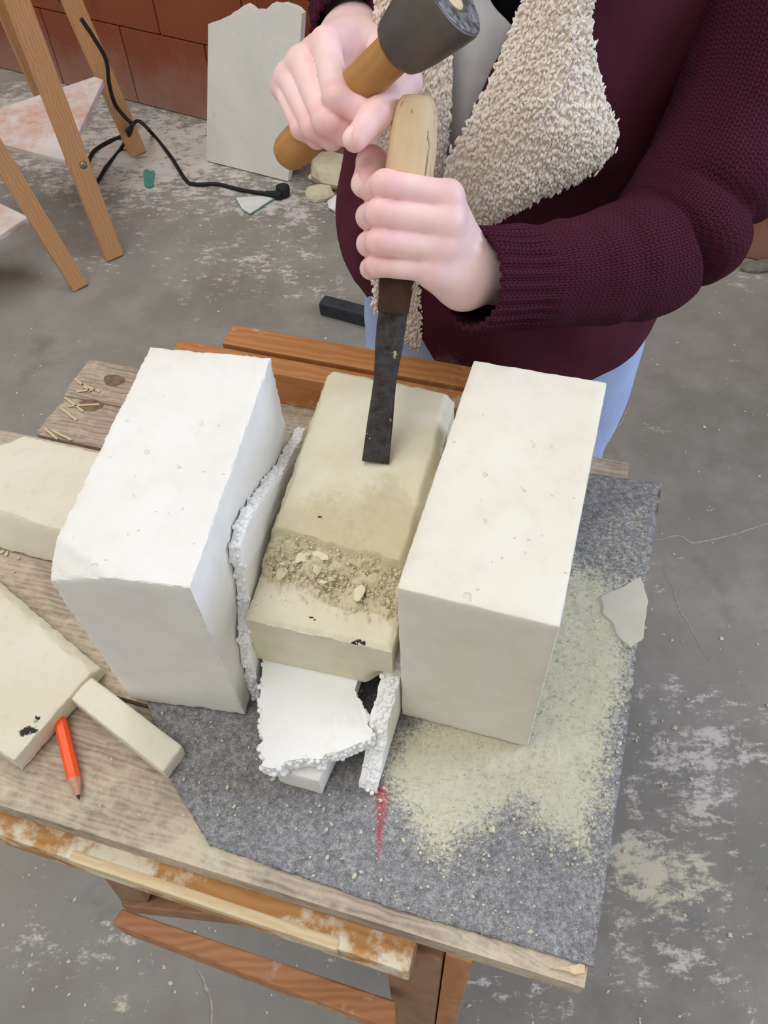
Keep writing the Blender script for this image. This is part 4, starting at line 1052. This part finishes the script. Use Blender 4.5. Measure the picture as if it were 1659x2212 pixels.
V, F = lathe(ma, mx, [(ML*.97, .0095), (ML*.9975, .0098), (ML*1.0, .008), (ML*1.0005, .003)], 24); mesh('handle_end', V, F, M['wood_end'], hd_)

# ================================================================== PERSON
person = thing('person', (.16, .84, 0), 'person in a burgundy fleece-lined cardigan and pale jeans holding chisel and mallet', 'person')
SK = np.array(lin((249, 214, 210))); RED = np.array(lin((230, 164, 160))); PALE = np.array(lin((240, 212, 196)))
def D3(t): return dep(*t)
def hand(fingers, thumb, wrist, extra, lo_pad=.035, h=.00115, joints_red=()):
    pts = [D3(p[:3]) for f in fingers+[thumb] for p in f]+[D3(w_[:3]) for w_ in wrist]
    lo = np.min(pts, axis=0)-.032; hi = np.max(pts, axis=0)+.032
    g = SDF(lo, hi, h); D = None
    mcps = [D3(f[0][:3]) for f in fingers]
    palm = None
    wr = [D3(w_[:3]) for w_ in wrist]
    def u(a, b, k): return b if a is None else smin(a, b, k)
    for i, f in enumerate(fingers):
        j = min(i, len(wr)-1)
        palm = u(palm, g.cone(mcps[i], wr[0]+(mcps[i]-mcps[1])*.28, f[0][3]*1.02, .0135), .012)
    for a, b, ra_, rb2 in extra: palm = u(palm, g.cone(D3(a), D3(b), ra_, rb2), .012)
    for a, b in zip(wr[:-1], wr[1:]): palm = u(palm, g.cone(a, b, wrist[0][3], wrist[1][3]), .014)
    palm = u(palm, g.cone(D3(thumb[0][:3]), wr[0], thumb[0][3], .016), .014)
    fin = None
    for f in fingers:
        c = None
        P = [D3(p[:3]) for p in f]
        for k in range(len(P)-1):
            c = u(c, g.cone(P[k], P[k+1], f[k][3], f[k+1][3]), .0035)
        fin = u(fin, c, .0007)
    D = smin(palm, fin, .0045)
    c = None; P = [D3(p[:3]) for p in thumb]
    for k in range(len(P)-1): c = u(c, g.cone(P[k], P[k+1], thumb[k][3], thumb[k+1][3]), .005)
    D = smin(D, c, .0022)
    V, F = g.surface(D); V = relax(V, F, 2, .3)
    colr = np.tile(SK, (len(V), 1))
    for f in fingers+[thumb]:
        for k, p in enumerate(f):
            w_ = np.exp(-(np.linalg.norm(V-D3(p[:3]), axis=1)/(.014))**4)*(.45 if k in (1, 3) else .25)
            colr = colr*(1-w_[:, None])+RED*w_[:, None]
    return V, F, colr
LF = [[(968, 424, .611, .0110), (832, 399, .599, .0100), (806, 410, .624, .0090), (838, 417, .650, .0080)],
      [(968, 480, .613, .0112), (821, 461, .603, .0102), (797, 468, .630, .0092), (832, 476, .655, .0080)],
      [(953, 534, .620, .0106), (820, 522, .609, .0096), (797, 527, .635, .0088), (830, 534, .659, .0078)],
      [(932, 582, .628, .0093), (815, 573, .619, .0081), (801, 580, .641, .0076), (830, 587, .662, .0068)]]
LT = [(985, 520, .662, .013), (925, 425, .668, .0118), (804, 350, .642, .0112), (785, 400, .624, .0090)]
LW = [(1006, 582, .660, .0235), (1085, 592, .685, .025)]
LX = [((938, 590, .634, .0), (1000, 618, .660, .0), .0115, .018), ((950, 470, .650), (990, 560, .662), .013, .018), ((955, 450, .632), (1000, 560, .655), .014, .019)]
LX = [(a[:3], b[:3], ra_, rb2) for a, b, ra_, rb2 in LX]
RF = [[(704, 94, .640, .0112), (727, 214, .606, .0098), (772, 238, .612, .0090), (800, 252, .636, .0080)],
      [(652, 132, .650, .0108), (703, 262, .612, .0092), (746, 288, .622, .0085), (768, 276, .648, .0078)],
      [(624, 165, .660, .0100), (676, 276, .625, .0084), (716, 300, .632, .0080), (738, 288, .656, .0074)],
      [(613, 190, .668, .0088), (650, 279, .638, .0072), (685, 300, .643, .0070), (706, 292, .664, .0066)]]
RT = [(812, 100, .690, .013), (880, 176, .640, .0105), (814, 248, .612, .0108), (766, 302, .603, .0086)]
RW = [(765, 86, .708, .021), (770, 20, .738, .024)]
RX = [((700, 120, .662), (765, 80, .705), .014, .020), ((735, 190, .672), (770, 95, .705), .014, .018), ((660, 170, .676), (740, 90, .708), .013, .018), ((640, 205, .676), (700, 230, .675), .010, .010)]
parts = [hand(LF, LT, LW, LX), hand(RF, RT, RW, RX)]
def put_nail(k, tip, ip, n_, w_, l_):
    V, F, c = parts[k]; t_ = (tip-ip)/np.linalg.norm(tip-ip); n_ = n_-t_*(n_@t_); n_ /= np.linalg.norm(n_); s_ = np.cross(n_, t_)
    d = V-(tip+t_*.0025); e_ = np.sqrt(((d@s_)/w_)**4+((d@t_)/l_)**4); on = (d@n_ > .002)
    f = np.where(on, sstep(1.05, .85, e_), 0); rim = np.where(on, np.exp(-((e_-1.05)/.16)**2), 0)
    c = c*(1-f[:, None])+np.array(lin((246, 214, 206)))*f[:, None]; c = c*(1-.35*rim[:, None])+np.array(lin((196, 128, 122)))*.35*rim[:, None]
    parts[k] = (V+n_*(f*.0004-rim*.0004)[:, None], F, c)
put_nail(0, D3(LT[3][:3]), D3(LT[2][:3]), -CR*.75-CF*.45, .0062, .0066)
put_nail(1, D3(RT[3][:3]), D3(RT[2][:3]), -CR*.8-CU*.2-CF*.5, .0060, .0064)
# torso, head and arms (under the clothes, above the frame)
sL, eL, wL = np.array([.335, .88, 1.18]), dep(1430, 530, .765), D3(LW[1][:3])
sR, eR, wR = np.array([-.035, .90, 1.29]), np.array([-.085, .955, 1.125]), D3(RW[1][:3])
g = SDF((-.16, .55, .60), (.50, 1.10, 1.70), .008)
def u_(a, b, k=.05): return b if a is None else smin(a, b, k)
D = g.cone((.155, .84, .72), (.155, .86, 1.05), .115, .105)
D = u_(D, g.cone((.085, .84, .74), (.09, .86, 1.1), .085, .085)); D = u_(D, g.cone((.225, .84, .74), (.22, .86, 1.1), .085, .085))
D = u_(D, g.cone(sR+np.array([.03, 0, 0]), sL-np.array([.04, 0, 0]), .05, .045)); D = u_(D, g.cone((.155, .875, 1.20), (.155, .845, 1.30), .058, .050), .04)
aL = [sL, dep(1735, -140, .752), dep(1690, 20, .757), dep(1600, 245, .768), dep(1510, 420, .768), eL]
for a_, b_ in zip(aL[:-1], aL[1:]): D = u_(D, g.cone(a_, b_, .034, .034), .01)
D = u_(D, g.cone(eL, wL, .038, .027), .02)
D = u_(D, g.cone(sR, eR, .046, .038), .03); D = u_(D, g.cone(eR, wR, .038, .026), .02)
hc = np.array([.155, .785, 1.43])
V, F = g.surface(D); V = relax(V, F, 2, .4); parts.append((V, F, np.tile(SK, (len(V), 1))))
g = SDF(hc-np.array([.11, .15, .17]), hc+np.array([.11, .15, .15]), .004)
D = u_(g.ell(hc, (.073, .090, .105)), g.ell(hc+(0, -.03, -.06), (.050, .055, .055)), .03)
D = u_(D, g.cone(hc+(0, .06, -.16), hc+(0, .03, -.06), .050, .048), .03)
D = u_(D, g.cone(hc+(0, -.088, -.002), hc+(0, -.105, -.032), .008, .0125), .012)
for s_ in (-1, 1):
    D = -smin(-D, g.ell(hc+(s_*.03, -.098, .004), (.018, .014, .010)), .012)
    D = u_(D, g.ell(hc+(s_*.03, -.078, .003), (.012, .012, .009)), .002)
    D = u_(D, g.cone(hc+(s_*.014, -.088, .021), hc+(s_*.045, -.074, .022), .005, .004), .008)
    D = u_(D, g.ell(hc+(s_*.073, .008, -.01), (.009, .018, .03)), .006)
D = u_(D, g.ell(hc+(0, -.083, -.062), (.022, .008, .005)), .004); D = u_(D, g.ell(hc+(0, -.081, -.073), (.019, .009, .006)), .004)
V, F = g.surface(D); V = relax(V, F, 1, .4); hcol = np.tile(SK, (len(V), 1))
def paint(c, r, colr, k=1.0):
    global hcol
    f = (k*sstep(1.15, .85, np.linalg.norm((V-c)/np.array(r), axis=1)))[:, None]; hcol = hcol*(1-f)+np.array(lin(colr))*f
for s_ in (-1, 1):
    paint(hc+(s_*.03, -.088, .003), (.0105, .02, .005), (236, 232, 228)); paint(hc+(s_*.03, -.090, .002), (.0048, .02, .0048), (62, 46, 38)); paint(hc+(s_*.03, -.085, .024), (.018, .03, .0035), (84, 60, 44), .8)
paint(hc+(0, -.088, -.067), (.021, .02, .009), (204, 124, 122), .8)
parts.append((V, F, hcol))
n = 0; VV, FF, CC = [], [], []
for V, F, c in parts:
    VV.append(V); FF += [tuple(int(i)+n for i in f) for f in F]; CC.append(c); n += len(V)
body = mesh('body', np.concatenate(VV), FF, M['skin'], person, colr=np.concatenate(CC))
# hair
g = SDF(hc-.16, hc+.17, .007); D = g.ell(hc+(0, .018, .022), (.085, .098, .108)); D = u_(D, g.ell(hc+(0, .10, .02), (.045, .04, .045)), .03)
D = np.maximum(D, -g.ell(hc+(0, -.10, -.045), (.068, .075, .095)))
V, F = g.surface(D); V = V+.004*fbm(V, 45, 3)[:, None]; mesh('hair', V, F, M['hair'], person)

# ------------------------------------------------------------------ jeans and shoes
hipz = .80
def leg(cx_, side):
    pth = [(cx_, .845, .80), (cx_+side*.012, .835, .62), (cx_+side*.004, .815, .46), (cx_+side*.0, .84, .25), (cx_, .86, .075)]
    V, F = tube(pth, [.10, .098, .080, .068, .062], 48, 110)
    a = np.arange(len(V)); f_ = fbm(V, 14, 3); ctr = crom(np.array(pth), 110)[a//48]; d = V-ctr; d /= np.linalg.norm(d, axis=1)[:, None]+1e-9
    return V+d*(.010*f_*np.clip((.9-V[:, 2])*2, 0, 1))[:, None], F
V1, F1 = leg(.096, -1); V2, F2 = leg(.232, 1)
hv, hf = tube([(.163, .85, .86), (.163, .85, .82), (.163, .85, .77), (.163, .85, .735)], [.130, .140, .145, .13], 48, 20, sq=.78)
V, F = join([(V1, F1), (V2, F2), (hv, hf)]); jeans = mesh('jeans', V, F, M['denim'], person)
sp = [aty(u, v, y) for u, v, y in ((1352, 772, .797), (1340, 800, .785), (1325, 850, .775), (1305, 900, .77), (1290, 950, .77))]
for k, cx_ in enumerate((.096, .232)):
    g = SDF((cx_-.07, .68, -.005), (cx_+.07, .98, .13), .006)
    D = g.cone((cx_, .91, .042), (cx_, .745, .034), .040, .040); D = u_(D, g.cone((cx_, .88, .05), (cx_, .87, .10), .044, .048), .03); D = np.maximum(D, .0015-g.Z)
    V, F = g.surface(D); mesh('shoe', V, F, M['shoe'], person)

# ------------------------------------------------------------------ clothes
def patch(rows, nu, nv):
    """rows of room points -> smooth surface; returns V (nv*nu), faces"""
    A = np.array(rows, float); A = crom(A, nv); A = np.swapaxes(crom(np.swapaxes(A, 0, 1), nu), 0, 1)
    return A.reshape(-1, 3), gridfaces(nu, nv)
def normals(V, nu, nv):
    A = V.reshape(nv, nu, 3); du = np.gradient(A, axis=1); dv = np.gradient(A, axis=0); N_ = np.cross(du, dv); N_ /= np.linalg.norm(N_, axis=2)[..., None]+1e-12; return N_.reshape(-1, 3)
def solid(V, nu, nv, th, F):
    N_ = normals(V, nu, nv); k = len(V); B = V-N_*th
    ring = list(range(nu))+[j*nu+nu-1 for j in range(1, nv)]+list(range(nu*nv-2, nu*(nv-1)-1, -1))+[j*nu for j in range(nv-2, 0, -1)]
    S = [(ring[i], ring[(i+1) % len(ring)], ring[(i+1) % len(ring)]+k, ring[i]+k) for i in range(len(ring))]
    return np.concatenate([V, B]), F+[tuple(q+k for q in f[::-1]) for f in F]+S
def facing(o):
    bm = bmesh.new(); bm.from_mesh(o.data); bmesh.ops.recalc_face_normals(bm, faces=bm.faces); bm.to_mesh(o.data); bm.free(); return o
Y = aty
# rows top -> hem; columns: left panel front edge (picture right) round the back to the other panel's front edge
rows = [
 [(.118, .765, 1.27), (.22, .785, 1.29), (.32, .83, 1.25), (.355, .89, 1.21), (.31, .95, 1.22), (.155, .975, 1.29), (0, .965, 1.29), (-.045, .90, 1.28), (.0, .81, 1.29), (.06, .77, 1.27)],
 [Y(1150, -60, .735), Y(1300, -60, .737), Y(1460, -60, .762), Y(1600, -60, .83), (.34, .955, 1.08), (.155, .98, 1.10), (.01, .96, 1.10), Y(690, -120, .90), Y(750, -60, .79), Y(810, -60, .745)],
 [Y(1065, 150, .712), Y(1240, 150, .712), Y(1410, 150, .745), Y(1540, 150, .82), (.31, .955, .98), (.155, .98, 1.0), (0, .955, 1.0), Y(800, 120, .86), Y(812, 130, .77), Y(830, 150, .728)],
 [Y(975, 350, .695), Y(1180, 350, .692), Y(1360, 350, .725), Y(1480, 350, .82), (.32, .95, .88), (.155, .975, .90), (-.01, .95, .90), Y(808, 350, .83), Y(810, 345, .745), Y(826, 340, .712)],
 [Y(930, 520, .685), Y(1130, 520, .678), Y(1340, 520, .708), Y(1475, 520, .81), (.33, .945, .79), (.155, .97, .80), (-.02, .945, .80), Y(742, 480, .80), Y(765, 490, .72), Y(808, 500, .695)],
 [Y(890, 680, .678), Y(1080, 700, .668), Y(1300, 690, .695), Y(1452, 625, .80), (.335, .94, .72), (.155, .965, .73), (-.02, .94, .74), Y(752, 570, .80), Y(770, 590, .715), Y(809, 605, .690)],
 [Y(985, 862, .668), Y(1080, 885, .664), Y(1260, 835, .688), Y(1420, 690, .79), (.33, .935, .68), (.155, .96, .69), (-.015, .935, .70), Y(792, 635, .80), Y(796, 640, .73), Y(814, 664, .688)]]
nu, nv = 130, 110
V, F = patch(rows, nu, nv); N_ = normals(V, nu, nv)
ii = np.arange(nu*nv) % nu; jj = np.arange(nu*nv)//nu
V = V+N_*(.006*fbm(V, 9, 3)*np.clip(jj/30, 0, 1)+.0022*np.sin(V[:, 0]*55+V[:, 2]*38)*np.clip((jj-20)/30, 0, 1)*(ii < 70))[:, None]
ds = np.clip(1.1-np.linalg.norm(V-Y(960, 800, .675), axis=1)/.055, 0, 1)*.75+np.clip(1-np.linalg.norm(V-Y(765, 540, .72), axis=1)/.03, 0, 1)*.45
V, F = solid(V, nu, nv, -.004, F)
cardi = facing(mesh('cardigan', V, F, M['softshell'], person, attrs={'dust': np.concatenate([ds, ds])}))

# fleece lapels with their pile
tuft_bm = blob(1, 0, 1, 0)
def fleece(L, Rr, mid, nu, nv, name, seed, th=.006, dens=1.0):
    rws = []
    for a, b, m_ in zip(L, Rr, mid):
        A, B = [np.asarray(q_, float) if q_[0] < 5 else Y(*q_) for q_ in (a, b)]; row = []
        for k in range(5):
            t_ = k/4; p = A+(B-A)*t_; p = p-np.array([0, .8, -.5])*(m_*math.sin(math.pi*t_)); row.append(p)
        rws.append(row)
    V, F = patch(rws, nu, nv); N_ = normals(V, nu, nv)
    if (N_[len(N_)//2]@(CAM-V[len(V)//2])) < 0: N_ = -N_; flip = True
    else: flip = False
    sV, sF = solid(V, nu, nv, th*(1 if not flip else -1), F)
    o = facing(mesh(name, sV, sF, M['fleece'], person))
    rg = np.random.default_rng(seed); A = V.reshape(nv, nu, 3); Nn = N_.reshape(nv, nu, 3)
    # area weighted sampling
    c = .25*(A[:-1, :-1]+A[1:, :-1]+A[:-1, 1:]+A[1:, 1:]); ar = np.linalg.norm(np.cross(A[1:, :-1]-A[:-1, :-1], A[:-1, 1:]-A[:-1, :-1]), axis=2).ravel()
    cnt = int(ar.sum()/(.0043**2)*dens*3.0); pick = rg.choice(len(ar), cnt, p=ar/ar.sum())
    parts = []
    def tuft(p, n_, s, L_):
        d = n_*rg.uniform(.0, .45)+rg.normal(0, .35, 3)+np.array([-.25, -.1, -.75])*1.0; d /= np.linalg.norm(d)
        x, y, z = frame(d, n_+.01)
        B = tuft_bm[0]*np.array([L_, s, s*.8]); B[:, 2] += .35*s*np.sin(B[:, 0]/L_*2.2)
        parts.append((p+np.outer(B[:, 0], x)+np.outer(B[:, 1], y)+np.outer(B[:, 2], z), tuft_bm[1]))
    for q in pick:
        j, i = divmod(q, nu-1); f = rg.uniform(0, 1, 2)
        p = A[j, i]*(1-f[0])*(1-f[1])+A[j, i+1]*f[0]*(1-f[1])+A[j+1, i]*(1-f[0])*f[1]+A[j+1, i+1]*f[0]*f[1]
        tuft(p+Nn[j, i]*rg.uniform(.0000, .0013), Nn[j, i], rg.uniform(.0010, .0017), rg.uniform(.003, .0055))
    # shaggy rim
    rim = [(j, i) for j in range(nv) for i in (0, nu-1)]+[(nv-1, i) for i in range(nu)]
    for j, i in rim:
        for k in range(2): tuft(A[j, i]+rg.normal(0, .0015, 3)-Nn[j, i]*rg.uniform(0, th), Nn[j, i], rg.uniform(.001, .0017), rg.uniform(.003, .006))
    TV, TF = join(parts); p_ = mesh('pile', TV, TF, M['fleece_pile'], o); p_['kind'] = 'stuff'
    return o
fleece([(.150, .800, 1.325), (.125, .750, 1.25), (1190, -160, .716), (1158, -70, .712), (1100, 80, .702), (1052, 190, .690), (1006, 280, .680), (965, 370, .672), (985, 435, .664), (1012, 492, .660)],
       [(.215, .830, 1.335), (.205, .755, 1.27), (1330, -160, .708), (1296, -70, .700), (1278, 60, .694), (1298, 185, .690), (1332, 290, .686), (1285, 368, .676), (1160, 432, .664), (1060, 480, .660)],
       [.012, .012, .012, .012, .014, .018, .02, .016, .010, .004], 60, 110, 'fleece_lapel', 1)
fleece([(.040, .830, 1.335), (.035, .775, 1.27), (795, -170, .745), (800, -70, .735), (815, 60, .722), (822, 180, .712), (815, 330, .700), (808, 470, .690), (806, 590, .683), (812, 668, .680)],
       [(.120, .800, 1.325), (.090, .750, 1.25), (985, -170, .738), (975, -70, .730), (975, 90, .716), (972, 200, .706), (965, 310, .698), (950, 420, .690), (925, 580, .684), (905, 760, .678)],
       [.008, .008, .008, .006, .008, .012, .012, .010, .008, .004], 44, 120, 'fleece_lapel', 2, dens=.9)
# grey overshirt and black tee below
rows = [[Y(930, -120, .765), Y(1000, -120, .755), (Y(1040, -120, .755))], [Y(930, 0, .755), Y(1000, 0, .742), Y(1058, 0, .742)], [Y(930, 80, .745), Y(1010, 80, .732), Y(1112, 76, .735)], [Y(930, 200, .735), Y(1010, 200, .722), Y(1090, 200, .728)], [Y(925, 340, .725), Y(990, 340, .712), Y(1060, 340, .72)], [Y(920, 500, .72), Y(980, 500, .71), Y(1040, 500, .715)]]
V, F = patch(rows, 30, 50); V = V+.002*fbm(V, 30, 3)[:, None]*np.array([0, 1, 0]); V, F = solid(V, 30, 50, .003, F); facing(mesh('grey_shirt', V, F, M['shirt_grey'], person))
g = SDF((-.02, .66, .62), (.34, .99, 1.34), .008)
D = g.cone((.155, .85, .68), (.155, .865, 1.05), .108, .113); D = u_(D, g.cone((.085, .85, .70), (.09, .865, 1.12), .082, .088)); D = u_(D, g.cone((.225, .85, .70), (.22, .865, 1.12), .082, .088)); D = u_(D, g.cone((.0, .885, 1.23), (.31, .885, 1.2), .064, .064))
D = np.maximum(D, g.Z-1.27)
V, F = g.surface(D); V = relax(V, F, 2, .4); mesh('black_shirt', V, F, M['shirt_black'], person)

# knitted sleeves
def sleeve(path, rad, n, m, cuff, folds, seed, name):
    P = crom(np.array(path), m); r = crom(np.asarray(rad, float)[:, None], m)[:, 0]
    T = np.gradient(P, axis=0); seg = np.r_[0, np.cumsum(np.linalg.norm(np.diff(P, axis=0), axis=1))]; T /= np.linalg.norm(T, axis=1)[:, None]
    y = frame(T[0])[1]; A = np.zeros((m, n, 3)); UV = np.zeros((m, n, 2)); Dr = np.zeros((m, n, 3))
    th = np.linspace(0, 2*math.pi, n)
    nr = 26; ncol = round(2*math.pi*np.mean(rad)/.0058)
    for k in range(m):
        y = y-T[k]*(y@T[k]); y /= np.linalg.norm(y); z = np.cross(T[k], y)
        d = np.outer(np.cos(th), y)+np.outer(np.sin(th), z); Dr[k] = d
        cf = sstep(cuff*1.25, cuff*.8, seg[k])
        rr = r[k]+.0016*cf*np.sin(nr*th)
        for (s0, wd, amp, ph) in folds: rr = rr+amp*np.exp(-((seg[k]-s0-.012*np.sin(th*1.0+ph))/wd)**2)*(.5+.5*np.cos(th-ph))**1.3*(.75+.5*np.sin(2*th+ph*3)**2)
        A[k] = P[k]+d*rr[:, None]; UV[k, :, 0] = th/(2*math.pi)*ncol; UV[k, :, 1] = seg[k]/.0048
    V = A.reshape(-1, 3); keep0 = fbm(np.c_[V[:, 0], V[:, 1], V[:, 2]], 16, 3)
    blend = np.repeat(np.clip(seg/.04, .3, 1), n)
    V = V+Dr.reshape(-1, 3)*(.0055*keep0*blend)[:, None]
    V.reshape(m, n, 3)[:, -1] = V.reshape(m, n, 3)[:, 0]
    # inside of the cuff
    k_ = max(4, int(m*.12)); inn = (V.reshape(m, n, 3)[:k_]-Dr[:k_]*.0045).reshape(-1, 3)
    F = gridfaces(n, m); off = len(V)
    F += [tuple(q+off for q in f[::-1]) for f in gridfaces(n, k_)]+[(i, off+i, off+i+1, i+1) for i in range(n-1)]
    return facing(mesh(name, np.concatenate([V, inn]), F, M['knit'], person, uv=np.concatenate([UV.reshape(-1, 2), UV[:k_].reshape(-1, 2)])))
sleeve([dep(1018, 605, .658), dep(1090, 604, .676), dep(1200, 598, .700), dep(1320, 575, .730), dep(1425, 535, .757), dep(1510, 420, .768), dep(1600, 245, .768), dep(1675, 20, .757), dep(1700, -140, .755), (.352, .875, 1.175), (.29, .885, 1.235), (.22, .89, 1.26)],
       [.0385, .0385, .041, .047, .056,   .060, .063, .067, .071, .066, .058, .045], 130, 280, .055,
       [(.08, .012, .003, 1.5), (.125, .014, .0035, 3.2), (.165, .016, .004, 2.4), (.206, .0065, -.018, 3.9), (.232, .016, .008, 3.9), (.268, .008, -.009, 3.3), (.30, .02, .006, 3.3)], 1, 'knitted_sleeve')
sleeve([dep(766, 72, .708), dep(768, 30, .728), dep(765, -50, .765), eR+np.array([0, -.02, 0]), (eR+sR)/2+np.array([-.02, .02, .0]), sR+np.array([-.005, 0, -.02]), sR+np.array([.05, .0, .0]), sR+np.array([.12, .0, .0])],
       [.036, .0365, .040, .052, .06, .062, .058, .045], 110, 160, .05, [(.08, .008, .003, 1), (.12, .009, .003, 2), (.2, .012, .005, 3)], 2, 'knitted_sleeve')
# jeans seam on the visible thigh
V, F = tube(sp, .0016, 8, 40); mesh('seam', V, F, M['denim_seam'], jeans)
